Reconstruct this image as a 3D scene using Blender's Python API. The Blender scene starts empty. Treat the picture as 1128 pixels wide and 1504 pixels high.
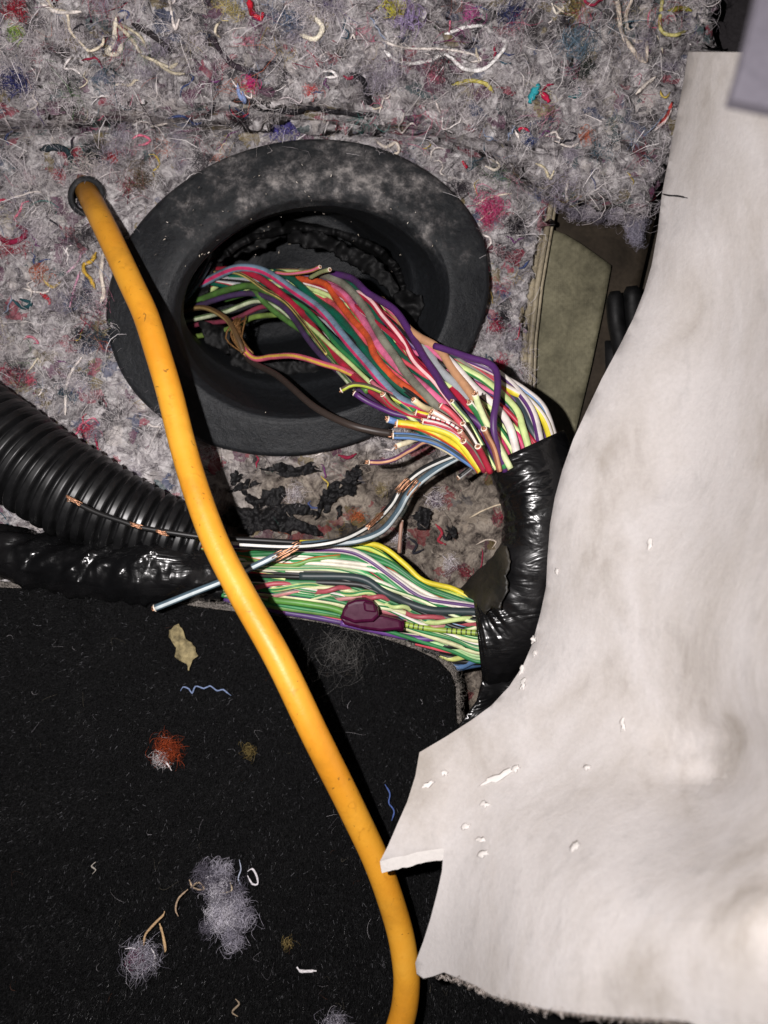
import bpy, math, random
import numpy as np
from mathutils import geometry, Vector

# ------------------------------------------------------------------ camera, world, flash, exposure
SC = bpy.context.scene
D = 0.267                      # lens to felt, metres
FPX = D / 0.00022              # focal length in photograph pixels
cam_d = bpy.data.cameras.new("camera")
cam = bpy.data.objects.new("camera", cam_d)
SC.collection.objects.link(cam)
cam.location = (0, 0, D)
cam_d.sensor_fit = 'VERTICAL'
cam_d.sensor_height = 36
cam_d.lens = 36 * FPX / 1504
cam_d.clip_start = 0.005
cam_d.clip_end = 20
cam_d.dof.use_dof = True
cam_d.dof.focus_distance = 0.242
cam_d.dof.aperture_fstop = 15
SC.camera = cam

W = bpy.data.worlds.new("World")
SC.world = W
W.use_nodes = True
W.node_tree.nodes["Background"].inputs[0].default_value = (0.9, 0.92, 1.0, 1)
W.node_tree.nodes["Background"].inputs[1].default_value = 0.012

fl = bpy.data.lights.new("phone_flash", 'AREA')
fl.shape = 'DISK'
fl.size = 0.006
fl.energy = 1.02
fl.color = (1.0, 0.955, 0.945)
flo = bpy.data.objects.new("phone_flash", fl)
SC.collection.objects.link(flo)
flo.location = (-0.040, 0.012, D)

SC.view_settings.view_transform = 'Standard'
SC.view_settings.look = 'None'
SC.view_settings.exposure = 0.0
SC.view_settings.gamma = 1.0

# ------------------------------------------------------------------ helpers
rng = np.random.default_rng(11)
random.seed(11)
COL = SC.collection

def P(x, y, z):
    """photograph column/row plus a height above the felt in mm -> metres"""
    x = np.asarray(x, float); y = np.asarray(y, float); z = np.asarray(z, float) * 0.001
    s = (D - z) / FPX
    return np.stack([(x - 564) * s, (752 - y) * s, z + 0 * x], -1)

def lin(h):
    h = h.lstrip('#')
    c = [int(h[i:i + 2], 16) / 255 for i in (0, 2, 4)]
    return tuple(v / 12.92 if v <= 0.04045 else ((v + 0.055) / 1.055) ** 2.4 for v in c)

def tps(ctrl):
    c = np.array(ctrl, float); X = c[:, :2] / 500.0; n = len(X)
    def K(r): return np.where(r > 1e-9, r * r * np.log(r + 1e-12), 0)
    A = np.zeros((n + 3, n + 3))
    A[:n, :n] = K(np.linalg.norm(X[:, None] - X[None], axis=-1)) + np.eye(n) * 1e-4
    A[:n, n] = 1; A[:n, n + 1:] = X
    A[n, :n] = 1; A[n + 1:, :n] = X.T
    w = np.linalg.solve(A, np.r_[c[:, 2], 0, 0, 0])
    def f(x, y):
        x = np.asarray(x, float); y = np.asarray(y, float)
        Q = np.stack([x.ravel(), y.ravel()], -1) / 500.0
        out = w[n] + Q @ w[n + 1:]
        for i in range(n):
            out = out + w[i] * K(np.hypot(Q[:, 0] - X[i, 0], Q[:, 1] - X[i, 1]))
        return out.reshape(x.shape)
    return f

_tab = rng.random((64, 64, 8))
def vnoise(x, y, k=0):
    x = np.asarray(x, float); y = np.asarray(y, float)
    xi = np.floor(x).astype(int); yi = np.floor(y).astype(int)
    u = x - xi; v = y - yi
    u = u * u * (3 - 2 * u); v = v * v * (3 - 2 * v)
    g = lambda a, b: _tab[a % 64, b % 64, k % 8]
    return (g(xi, yi) * (1 - u) + g(xi + 1, yi) * u) * (1 - v) + (g(xi, yi + 1) * (1 - u) + g(xi + 1, yi + 1) * u) * v - 0.5
def fbm(x, y, k=0, o=4):
    s = 0; a = 1.0
    for i in range(o):
        s = s + a * vnoise(x * 2 ** i + 7.3 * i, y * 2 ** i + 3.1 * i, k + i); a *= 0.5
    return s

def mesh_np(name, V, F, col=None, uv=None, smooth=True):
    V = np.ascontiguousarray(V, np.float32).reshape(-1, 3)
    F = np.ascontiguousarray(F, np.int32); k = F.shape[1]
    me = bpy.data.meshes.new(name)
    me.vertices.add(len(V)); me.vertices.foreach_set('co', V.ravel())
    me.loops.add(F.size); me.loops.foreach_set('vertex_index', F.ravel())
    me.polygons.add(len(F)); me.polygons.foreach_set('loop_start', np.arange(0, F.size, k, dtype=np.int32))
    if smooth:
        me.polygons.foreach_set('use_smooth', np.ones(len(F), bool))
    me.update(calc_edges=True)
    if col is not None:
        a = me.color_attributes.new('Col', 'FLOAT_COLOR', 'POINT')
        c4 = np.ones((len(V), 4), np.float32); c4[:, :3] = col
        a.data.foreach_set('color', c4.ravel())
    if uv is not None:
        l = me.uv_layers.new(name='UVMap')
        l.data.foreach_set('uv', np.ascontiguousarray(uv, np.float32).ravel())
    return me

def link(name, me, mat, parent=None, label=None, cat=None, group=None, kind=None, origin=None):
    """link a world-space mesh; its origin is moved to its own base"""
    o = bpy.data.objects.new(name, me)
    COL.objects.link(o)
    if me is not None:
        n = len(me.vertices)
        co = np.empty(n * 3, np.float32); me.vertices.foreach_get('co', co); co = co.reshape(-1, 3)
        org = np.array([*(0.5 * (co.min(0) + co.max(0)))[:2], co[:, 2].min()]) if origin is None else np.array(origin)
        me.vertices.foreach_set('co', (co - org).astype(np.float32).ravel()); me.update()
        if mat is not None:
            me.materials.append(mat)
        o['_w'] = [float(v) for v in org]
    else:
        o['_w'] = [float(v) for v in origin]
    w = Vector(o['_w'])
    if parent is not None:
        o.parent = parent
        o.location = w - Vector(parent['_w'])
    else:
        o.location = w
    if label: o['label'] = label
    if cat: o['category'] = cat
    if group: o['group'] = group
    if kind: o['kind'] = kind
    return o

def thing(name, loc, label, cat, group=None):
    e = link(name, None, None, None, label, cat, group, origin=loc)
    e.empty_display_size = 0.01
    return e

def catmull(pts, step):
    p = np.asarray(pts, float)
    if len(p) < 3:
        L = np.linalg.norm(p[-1] - p[0]); n = max(2, int(L / step) + 1)
        return p[0] + (p[-1] - p[0]) * np.linspace(0, 1, n)[:, None]
    q = np.vstack([2 * p[0] - p[1], p, 2 * p[-1] - p[-2]])
    out = []
    for i in range(1, len(q) - 2):
        a, b, c, d = q[i - 1], q[i], q[i + 1], q[i + 2]
        n = max(2, int(np.linalg.norm(c - b) / step))
        t = np.linspace(0, 1, n, endpoint=False)[:, None]
        out.append(0.5 * ((2 * b) + (c - a) * t + (2 * a - 5 * b + 4 * c - d) * t ** 2 + (3 * b - a - 3 * c + d) * t ** 3))
    out.append(p[-1:])
    return np.vstack(out)

def frames(p):
    t = np.gradient(p, axis=0); t /= np.linalg.norm(t, axis=1)[:, None] + 1e-12
    n = np.zeros_like(t)
    a = np.array([0, 0, 1.0]); a = a - t[0] * (a @ t[0])
    if np.linalg.norm(a) < 1e-3: a = np.array([1.0, 0, 0]) - t[0] * t[0][0]
    n[0] = a / np.linalg.norm(a)
    for i in range(1, len(p)):
        a = n[i - 1] - t[i] * (n[i - 1] @ t[i]); n[i] = a / (np.linalg.norm(a) + 1e-12)
    return t, n, np.cross(t, n)

def tube_data(p, r, sides=8, cap=True, twist=0.0, ph=0.0):
    """p: (n,3) centre line, r: scalar or (n,) -> verts, quads, uv per loop"""
    n = len(p); t, a, b = frames(p)
    r = np.broadcast_to(np.asarray(r, float), (n,))
    L = np.r_[0, np.cumsum(np.linalg.norm(np.diff(p, axis=0), axis=1))]
    th = np.linspace(0, 2 * np.pi, sides, endpoint=False)
    V = p[:, None] + r[:, None, None] * (np.cos(th)[None, :, None] * a[:, None] + np.sin(th)[None, :, None] * b[:, None])
    V = V.reshape(-1, 3)
    i, j = np.meshgrid(np.arange(n - 1), np.arange(sides), indexing='ij'); i = i.ravel(); j = j.ravel()
    F = np.stack([i * sides + j, i * sides + (j + 1) % sides, (i + 1) * sides + (j + 1) % sides, (i + 1) * sides + j], 1)
    u0 = j / sides + 0.5 + ph; u1 = (j + 1) / sides + 0.5 + ph; v0 = L[i]; v1 = L[i + 1]
    tw0 = twist * v0; tw1 = twist * v1
    UV = np.stack([np.stack([u0 + tw0, v0], -1), np.stack([u1 + tw0, v0], -1), np.stack([u1 + tw1, v1], -1), np.stack([u0 + tw1, v1], -1)], 1).reshape(-1, 2)
    if cap:
        k = len(V)
        V = np.vstack([V, p[:1], p[-1:]])
        jj = np.arange(sides); e = (n - 1) * sides
        F = np.vstack([F, np.stack([np.full(sides, k), (jj + 1) % sides, jj, jj], 1), np.stack([np.full(sides, k + 1), e + jj, e + (jj + 1) % sides, e + (jj + 1) % sides], 1)])
        UV = np.vstack([UV, np.zeros((sides * 8, 2))])
    return V, F, UV

def tri_safe(F):
    """quads whose last two corners coincide become triangles: split every quad"""
    A = F[:, [0, 1, 2]]; B = F[:, [0, 2, 3]]
    B = B[(B[:, 1] != B[:, 2])]
    return np.vstack([A, B])

def tube_mesh(name, p, r, sides=8, cap=True, twist=0.0, ph=0.0):
    V, F, UV = tube_data(p, r, sides, cap, twist, ph)
    UV4 = UV.reshape(-1, 4, 2)
    A = F[:, [0, 1, 2]]; ua = UV4[:, [0, 1, 2]]
    B = F[:, [0, 2, 3]]; ub = UV4[:, [0, 2, 3]]
    ok = B[:, 1] != B[:, 2]
    return mesh_np(name, V, np.vstack([A, B[ok]]), uv=np.concatenate([ua, ub[ok]]).reshape(-1, 2))

def fibres(S, dirs, L, rad, col, segs=4, curl=0.35, lift=0.0, taper=0.6, sides=3):
    """S starts (n,3), dirs unit (n,3), L (n,), rad (n,), col (n,3) -> verts, quads, vertex colours"""
    n = len(S)
    t = np.linspace(0, 1, segs + 1)
    up = np.array([0, 0, 1.0])
    r1 = rng.normal(size=(n, 3)); r1 -= dirs * (r1 * dirs).sum(1, keepdims=True); r1 /= np.linalg.norm(r1, axis=1)[:, None] + 1e-9
    r2 = np.cross(dirs, r1)
    ph = rng.random((n, 1)) * 6.28; fr = 2 + rng.random((n, 1)) * 5
    c1 = curl * L[:, None] * (np.sin(t[None] * fr + ph) - np.sin(ph)) * 0.6
    c2 = curl * L[:, None] * (np.cos(t[None] * fr * 0.8 + ph) - np.cos(ph)) * 0.6
    p = S[:, None] + dirs[:, None] * (L[:, None] * t[None])[..., None] + r1[:, None] * c1[..., None] + r2[:, None] * c2[..., None]
    p = p + up * (lift * L[:, None] * 4 * t[None] * (1 - t[None]))[..., None]
    tg = np.gradient(p, axis=1); tg /= np.linalg.norm(tg, axis=2, keepdims=True) + 1e-12
    a = np.cross(tg, r1[:, None] + 0.3 * r2[:, None]); a /= np.linalg.norm(a, axis=2, keepdims=True) + 1e-12
    b = np.cross(tg, a)
    rr = rad[:, None] * (1 - taper * t[None])
    th = np.linspace(0, 2 * np.pi, sides, endpoint=False)
    V = p[:, :, None] + rr[..., None, None] * (np.cos(th)[None, None, :, None] * a[:, :, None] + np.sin(th)[None, None, :, None] * b[:, :, None])
    m = (segs + 1) * sides
    i, j = np.meshgrid(np.arange(segs), np.arange(sides), indexing='ij'); i = i.ravel(); j = j.ravel()
    F0 = np.stack([i * sides + j, i * sides + (j + 1) % sides, (i + 1) * sides + (j + 1) % sides, (i + 1) * sides + j], 1)
    F = (F0[None] + (np.arange(n) * m)[:, None, None]).reshape(-1, 4)
    C = np.repeat(col, m, axis=0)
    return V.reshape(-1, 3), F, C

def inside(poly, x, y):
    p = np.asarray(poly, float); x = np.asarray(x, float); y = np.asarray(y, float)
    r = np.zeros(x.shape, bool); j = len(p) - 1
    for i in range(len(p)):
        c = ((p[i, 1] > y) != (p[j, 1] > y)) & (x < (p[j, 0] - p[i, 0]) * (y - p[i, 1]) / (p[j, 1] - p[i, 1] + 1e-12) + p[i, 0])
        r ^= c; j = i
    return r

def dense(poly, step):
    out = []
    p = np.asarray(poly, float)
    for i in range(len(p)):
        a, b = p[i], p[(i + 1) % len(p)]
        n = max(1, int(np.linalg.norm(b - a) / step))
        out.append(a + (b - a) * np.linspace(0, 1, n, endpoint=False)[:, None])
    return np.vstack(out)

def sheet_mesh(name, poly, zf, step, th, shift=None, rag=0.0):
    """a sheet of real thickness: outline and heights zf(x,y), th mm thick"""
    B = dense(poly, step)
    if rag:
        B = B + rag * np.stack([fbm(B[:, 0] / 9, B[:, 1] / 9, 1), fbm(B[:, 0] / 9, B[:, 1] / 9, 4)], -1)
    x0, y0 = B.min(0); x1, y1 = B.max(0)
    gx, gy = np.meshgrid(np.arange(x0, x1, step), np.arange(y0, y1, step))
    gx = gx + (np.arange(gx.shape[0]) % 2)[:, None] * step * 0.5
    g = np.stack([gx.ravel(), gy.ravel()], -1)
    g = g[inside(B, g[:, 0], g[:, 1])]
    d = np.full(len(g), 1e9)
    for b in B: d = np.minimum(d, (g[:, 0] - b[0]) ** 2 + (g[:, 1] - b[1]) ** 2)
    g = g[d > (0.55 * step) ** 2]
    pts = np.vstack([B, g]); nb = len(B)
    res = geometry.delaunay_2d_cdt([Vector((a, -b)) for a, b in pts], [(i, (i + 1) % nb) for i in range(nb)], [], 1, 1e-5)
    v2 = np.array([(v.x, -v.y) for v in res[0]]); T = np.array([list(f) for f in res[2]])
    z = zf(v2[:, 0], v2[:, 1]); n = len(v2)
    top = P(v2[:, 0], v2[:, 1], z)
    sx, sy, sz_ = shift(v2[:, 0], v2[:, 1]) if shift else (0, 0, 1)
    s = (D - z * 0.001) / FPX
    bot = top.copy(); bot[:, 2] -= th * 0.001 * sz_; bot[:, 0] += sx * s; bot[:, 1] -= sy * s
    tri_area = np.cross(top[T[:, 1]] - top[T[:, 0]], top[T[:, 2]] - top[T[:, 0]])[:, 2]
    T[tri_area < 0] = T[tri_area < 0][:, ::-1]
    e = {}
    for t in T:
        for k in range(3): e[(t[k], t[(k + 1) % 3])] = 1
    side = []
    for (a, b) in e:
        if (b, a) not in e: side += [(b, a, a + n), (b, a + n, b + n)]
    F = np.vstack([T, T[:, ::-1] + n, np.array(side)])
    me = mesh_np(name, np.vstack([top, bot]), F)
    return me

def sharp(o, ang=40):
    m = o.modifiers.new('edges', 'EDGE_SPLIT'); m.split_angle = math.radians(ang); m.use_edge_sharp = False
    return o

# ------------------------------------------------------------------ materials
def nodes(name):
    m = bpy.data.materials.new(name); m.use_nodes = True
    nt = m.node_tree; b = nt.nodes['Principled BSDF']
    return m, nt, b
def N(nt, t, **kw):
    n = nt.nodes.new(t)
    for k, v in kw.items():
        if k in n.inputs.keys(): n.inputs[k].default_value = v
        else: setattr(n, k, v)
    return n
def pos(nt): return nt.nodes.new('ShaderNodeNewGeometry').outputs['Position']
def noise(nt, scale, detail=4, rough=0.6, dist=0.0, src=None):
    n = N(nt, 'ShaderNodeTexNoise', Scale=scale, Detail=detail, Roughness=rough, Distortion=dist)
    nt.links.new(src if src is not None else pos(nt), n.inputs['Vector']); return n
def ramp(nt, src, stops):
    r = nt.nodes.new('ShaderNodeValToRGB'); e = r.color_ramp.elements
    while len(e) > 1: e.remove(e[-1])
    e[0].position = stops[0][0]; e[0].color = (*stops[0][1], 1)
    for p_, c in stops[1:]:
        k = e.new(p_); k.color = (*c, 1)
    nt.links.new(src, r.inputs[0]); return r
def mix(nt, fac, a, b, mode='MIX'):
    m = nt.nodes.new('ShaderNodeMix'); m.data_type = 'RGBA'; m.blend_type = mode
    for s, v in ((m.inputs['Factor'], fac), (m.inputs['A'], a), (m.inputs['B'], b)):
        if hasattr(v, 'is_output'): nt.links.new(v, s)
        elif isinstance(v, (int, float)): s.default_value = v
        else: s.default_value = (*v, 1)
    return m.outputs['Result']
def bump(nt, b, h, strength, dist):
    n = N(nt, 'ShaderNodeBump', Strength=strength, Distance=dist)
    nt.links.new(h, n.inputs['Height']); nt.links.new(n.outputs[0], b.inputs['Normal']); return n
G = lambda v: (v, v, v)

def mat_fibre(name, rough=0.8, spec=0.2, trans=0.0):
    m, nt, b = nodes(name)
    a = N(nt, 'ShaderNodeVertexColor', layer_name='Col')
    nt.links.new(a.outputs[0], b.inputs['Base Color'])
    b.inputs['Roughness'].default_value = rough; b.inputs['Specular IOR Level'].default_value = spec
    return m
M_FIB = mat_fibre('wool_fibre', 0.75, 0.25)
M_PILE = mat_fibre('carpet_pile', 0.3, 0.8)

def mat_felt():
    m, nt, b = nodes('felt')
    n1 = noise(nt, 190, 10, 0.76, 1.0); n2 = noise(nt, 80, 6, 0.65, 1.0)
    c = ramp(nt, n1.outputs[0], [(0.36, lin('3e393d')), (0.435, lin('8d8789')), (0.50, lin('b8b2b3')), (0.59, lin('e9e4e4'))])
    c2 = ramp(nt, n2.outputs[0], [(0.37, G(0.42)), (0.5, G(0.85)), (0.62, G(1.0))])
    base = mix(nt, 1.0, c.outputs[0], c2.outputs[0], 'MULTIPLY')
    v = N(nt, 'ShaderNodeTexVoronoi', Scale=230.0)
    wv = noise(nt, 160, 3)
    add = N(nt, 'ShaderNodeMix', data_type='VECTOR'); add.inputs['Factor'].default_value = 0.012
    nt.links.new(pos(nt), add.inputs['A']); nt.links.new(wv.outputs['Color'], add.inputs['B'])
    nt.links.new(add.outputs['Result'], v.inputs['Vector'])
    sep = N(nt, 'ShaderNodeSeparateColor'); nt.links.new(v.outputs['Color'], sep.inputs[0])
    hue = ramp(nt, sep.outputs[0], [(0.0, lin('a03048')), (0.15, lin('3d4c6e')), (0.3, lin('2b2a30')), (0.45, lin('8a7a4a')), (0.6, lin('d8d0cc')), (0.75, lin('6a3a58')), (0.9, lin('35565a'))])
    hue.color_ramp.interpolation = 'CONSTANT'
    msk = ramp(nt, sep.outputs[1], [(0.76, G(0)), (0.82, G(0.65))])
    base = mix(nt, msk.outputs[0], base, hue.outputs[0])
    sp = N(nt, 'ShaderNodeSeparateXYZ'); nt.links.new(pos(nt), sp.inputs[0])
    n7 = noise(nt, 45, 4, 0.6)
    my = N(nt, 'ShaderNodeMath', operation='MULTIPLY_ADD'); nt.links.new(n7.outputs[0], my.inputs[0]); my.inputs[1].default_value = 0.03; nt.links.new(sp.outputs[1], my.inputs[2])
    mk = ramp(nt, my.outputs[0], [(0.027, G(1)), (0.045, G(0))])
    mx = N(nt, 'ShaderNodeMath', operation='MULTIPLY_ADD'); nt.links.new(n7.outputs[0], mx.inputs[0]); mx.inputs[1].default_value = 0.03; nt.links.new(sp.outputs[0], mx.inputs[2])
    mxa = N(nt, 'ShaderNodeMath', operation='ADD'); nt.links.new(mx.outputs[0], mxa.inputs[0]); mxa.inputs[1].default_value = 0.1
    mk2 = ramp(nt, mxa.outputs[0], [(0.05, G(0)), (0.08, G(1))])
    mk3 = mix(nt, 1.0, mk.outputs[0], mk2.outputs[0], 'MULTIPLY')
    dirty = mix(nt, 1.0, base, lin('b4ac9e'), 'MULTIPLY')
    base = mix(nt, mk3, base, dirty)
    nt.links.new(base, b.inputs['Base Color'])
    b.inputs['Roughness'].default_value = 0.95; b.inputs['Specular IOR Level'].default_value = 0.1
    bump(nt, b, n1.outputs[0], 1.0, 0.0022)
    return m

def mat_rubber():
    m, nt, b = nodes('dusty_rubber')
    g = nt.nodes.new('ShaderNodeNewGeometry')
    n1 = noise(nt, 120, 10, 0.74, 0.12, g.outputs['Position']); n2 = noise(nt, 600, 4, 0.6, 0, g.outputs['Position'])
    # dried grime sits on the top half of the flange face
    sp = N(nt, 'ShaderNodeSeparateXYZ'); nt.links.new(g.outputs['Position'], sp.inputs[0])
    my = N(nt, 'ShaderNodeMapRange'); nt.links.new(sp.outputs[1], my.inputs[0])
    my.inputs[1].default_value = 0.05; my.inputs[2].default_value = 0.105; my.inputs[3].default_value = -0.22; my.inputs[4].default_value = 0.12
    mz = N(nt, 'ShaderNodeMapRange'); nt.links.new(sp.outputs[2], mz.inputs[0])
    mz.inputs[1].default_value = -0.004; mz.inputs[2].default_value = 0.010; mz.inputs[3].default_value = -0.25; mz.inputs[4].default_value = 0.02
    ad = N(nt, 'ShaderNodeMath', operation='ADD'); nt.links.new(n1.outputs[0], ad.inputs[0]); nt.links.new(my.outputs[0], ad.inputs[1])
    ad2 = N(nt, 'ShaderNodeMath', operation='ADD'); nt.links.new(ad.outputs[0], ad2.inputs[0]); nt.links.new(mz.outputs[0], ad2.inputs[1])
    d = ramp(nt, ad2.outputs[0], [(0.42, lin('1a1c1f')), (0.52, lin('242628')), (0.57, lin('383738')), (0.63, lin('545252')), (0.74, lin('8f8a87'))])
    f = ramp(nt, n2.outputs[0], [(0.35, G(0.7)), (0.65, G(1.1))])
    c = mix(nt, 1.0, d.outputs[0], f.outputs[0], 'MULTIPLY')
    nt.links.new(c, b.inputs['Base Color'])
    r = ramp(nt, ad2.outputs[0], [(0.38, G(0.5)), (0.6, G(0.85))]); nt.links.new(r.outputs[0], b.inputs['Roughness'])
    b.inputs['Specular IOR Level'].default_value = 0.35
    bump(nt, b, n1.outputs[0], 0.7, 0.0012)
    return m

def mat_plain(name, colr, rough=0.5, spec=0.4, nscale=300, var=0.25, bs=0.15, bd=0.0004, metal=0.0):
    m, nt, b = nodes(name)
    n = noise(nt, nscale, 5, 0.6)
    lo = tuple(v * (1 - var) for v in colr); hi = tuple(min(1, v * (1 + var)) for v in colr)
    c = ramp(nt, n.outputs[0], [(0.3, lo), (0.7, hi)])
    nt.links.new(c.outputs[0], b.inputs['Base Color'])
    r = ramp(nt, n.outputs[0], [(0.3, G(max(0.05, rough - 0.08))), (0.7, G(min(1, rough + 0.1)))])
    nt.links.new(r.outputs[0], b.inputs['Roughness'])
    b.inputs['Specular IOR Level'].default_value = spec; b.inputs['Metallic'].default_value = metal
    if bs: bump(nt, b, n.outputs[0], bs, bd)
    return m

def mat_foam():
    m, nt, b = nodes('white_foam')
    mp = N(nt, 'ShaderNodeMapping'); mp.inputs['Scale'].default_value = (1.0, 0.55, 1.0); mp.inputs['Rotation'].default_value = (0, 0, -0.35); nt.links.new(pos(nt), mp.inputs[0])
    n1 = noise(nt, 34, 7, 0.62, 0.4, mp.outputs[0]); n2 = noise(nt, 900, 4, 0.7); n3 = noise(nt, 150, 6, 0.65, 0.3, mp.outputs[0])
    st = ramp(nt, n1.outputs[0], [(0.40, lin('bcb7b5')), (0.54, lin('b1aba7')), (0.66, lin('9a938c')), (0.80, lin('857d74'))])
    sp = ramp(nt, n3.outputs[0], [(0.55, G(1)), (0.74, G(0.86))])
    c = mix(nt, 1.0, st.outputs[0], sp.outputs[0], 'MULTIPLY')
    f = ramp(nt, n2.outputs[0], [(0.3, G(0.93)), (0.7, G(1.03))])
    c = mix(nt, 1.0, c, f.outputs[0], 'MULTIPLY')
    nt.links.new(c, b.inputs['Base Color'])
    b.inputs['Roughness'].default_value = 0.85; b.inputs['Specular IOR Level'].default_value = 0.15
    b.inputs['Subsurface Weight'].default_value = 0.15; b.inputs['Subsurface Radius'].default_value = (0.003, 0.0028, 0.0026); b.inputs['Subsurface Scale'].default_value = 0.5
    hb = mix(nt, 0.75, n2.outputs[0], n3.outputs[0])
    bump(nt, b, hb, 0.45, 0.0009)
    return m

def mat_tape(name='vinyl_tape', dust=0.0):
    m, nt, b = nodes(name)
    n = noise(nt, 75, 4, 0.5, 1.2); n2 = noise(nt, 45 if not dust else 90, 6, 0.65)
    base = lin('0c0c0d')
    c = ramp(nt, n2.outputs[0], [(0.45 - 0.1 * dust, base), (0.75 - 0.1 * dust, lin('282319') if dust else lin('1a191a'))])
    nt.links.new(c.outputs[0], b.inputs['Base Color'])
    r = ramp(nt, n2.outputs[0], [(0.35, G(0.2 + 0.3 * dust)), (0.7, G(0.36 + 0.4 * dust))]); nt.links.new(r.outputs[0], b.inputs['Roughness'])
    b.inputs['Specular IOR Level'].default_value = 0.5
    mp = N(nt, 'ShaderNodeMapping'); mp.inputs['Scale'].default_value = (0.5, 1.6, 1.0); mp.inputs['Rotation'].default_value = (0, 0, 0.5); nt.links.new(pos(nt), mp.inputs[0])
    n5 = noise(nt, 95, 2, 0.45, 1.8, mp.outputs[0])
    ab = N(nt, 'ShaderNodeMath', operation='SUBTRACT'); nt.links.new(n5.outputs[0], ab.inputs[0]); ab.inputs[1].default_value = 0.5
    ab2 = N(nt, 'ShaderNodeMath', operation='ABSOLUTE'); nt.links.new(ab.outputs[0], ab2.inputs[0])
    sm_ = N(nt, 'ShaderNodeMath', operation='ADD'); nt.links.new(ab2.outputs[0], sm_.inputs[0]); nt.links.new(n.outputs[0], sm_.inputs[1])
    bump(nt, b, sm_.outputs[0], 0.42, 0.0016)
    return m

_wm = {}
def mat_wire(c1, c2=None, marks=False, grime=0.0, w=0.07):
    key = (c1, c2, marks, grime, w)
    if key in _wm: return _wm[key]
    m, nt, b = nodes('wire_' + c1 + '_' + (c2 or 'plain'))
    uv = nt.nodes.new('ShaderNodeUVMap').outputs[0]
    sp = N(nt, 'ShaderNodeSeparateXYZ'); nt.links.new(uv, sp.inputs[0])
    base = lin(c1)
    out = None
    n = noise(nt, 500, 3, 0.6)
    v = ramp(nt, n.outputs[0], [(0.3, tuple(x * 0.85 for x in base)), (0.7, base)])
    out = v.outputs[0]
    if c2:
        fr = N(nt, 'ShaderNodeMath', operation='FRACT'); nt.links.new(sp.outputs[0], fr.inputs[0])
        r = ramp(nt, fr.outputs[0], [(0.0, G(0)), (0.5 - w, G(1)), (0.5 + w, G(0))]); r.color_ramp.interpolation = 'CONSTANT'
        out = mix(nt, r.outputs[0], out, lin(c2))
    if marks:
        wv = N(nt, 'ShaderNodeTexWave', Scale=220.0, wave_type='BANDS', bands_direction='Y', Distortion=0.4)
        nt.links.new(uv, wv.inputs[0])
        r2 = ramp(nt, wv.outputs[0], [(0.78, G(0)), (0.82, G(0.85))])
        nn = noise(nt, 90, 1); r3 = ramp(nt, nn.outputs[0], [(0.48, G(0)), (0.5, G(1))])
        mm = mix(nt, 1.0, r2.outputs[0], r3.outputs[0], 'MULTIPLY')
        out = mix(nt, mm, out, lin('15120a'))
    if grime:
        n4 = noise(nt, 130, 6, 0.7); r4 = ramp(nt, n4.outputs[0], [(0.42, G(0)), (0.62, G(grime))])
        out = mix(nt, r4.outputs[0], out, lin('2a2622'))
    nt.links.new(out, b.inputs['Base Color'])
    b.inputs['Roughness'].default_value = 0.46; b.inputs['Specular IOR Level'].default_value = 0.4
    _wm[key] = m
    return m

M_FELT = mat_felt(); M_RUB = mat_rubber(); M_FOAM = mat_foam(); M_TAPE = mat_tape(); M_TAPED = mat_tape('dusty_tape', 0.9)
M_INK = mat_plain('ink_mark', lin('1c1a1c'), 0.6, 0.3)
M_BLKRUB = mat_plain('black_rubber', lin('0a0a0b'), 0.62, 0.2, 250, 0.5, 0.3, 0.0006)
M_LOOM = mat_plain('loom_plastic', lin('121213'), 0.40, 0.42, 200, 0.3, 0.1, 0.0002)
M_COPPER = mat_plain('copper', lin('b98a6c'), 0.42, 0.5, 1500, 0.5, 0.2, 0.0002, 0.75)
M_MASTIC = mat_plain('dried_mastic', lin('0f0e10'), 0.6, 0.35, 330, 0.7, 1.0, 0.0016)
M_BACK = mat_plain('carpet_backing', lin('77716c'), 0.95, 0.1, 700, 0.45, 0.9, 0.001)
M_CARP = mat_plain('carpet_base', lin('0b0b0c'), 0.9, 0.1, 900, 0.4, 0.6, 0.0006)
M_DARKM = mat_plain('dark_steel', lin('37312a'), 0.6, 0.3, 120, 0.3, 0.2, 0.0004)
M_PURPLE = mat_plain('purple_nylon', lin('3c0a28'), 0.35, 0.16, 300, 0.2, 0.1, 0.0002)
M_TRIM = mat_plain('grey_trim_plastic', lin('4a474e'), 0.55, 0.3, 900, 0.1, 0.2, 0.0002)
M_DTRIM = mat_plain('dark_trim_plastic', lin('2a2729'), 0.6, 0.3, 900, 0.2, 0.3, 0.0003)
M_FLAKE = mat_plain('dry_flake', lin('786d50'), 0.8, 0.2, 420, 0.7, 0.9, 0.001)
# ------------------------------------------------------------------ grommet ring shape (shared by the hole in the felt)
RHO = -0.10
def ring(cx, cy, a, b, th, wob=0.0):
    k = np.cos(th); s = np.sin(th)
    w = 1 + wob * vnoise(3 * k + 9, 3 * s + 9, 2)
    return cx + a * k * w, cy + b * (RHO * k + math.sqrt(1 - RHO * RHO) * s) * w
def in_ring(x, y, cx, cy, a, b):
    k = (x - cx) / a; s = ((y - cy) / b - RHO * k) / math.sqrt(1 - RHO * RHO)
    return k * k + s * s < 1

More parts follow.
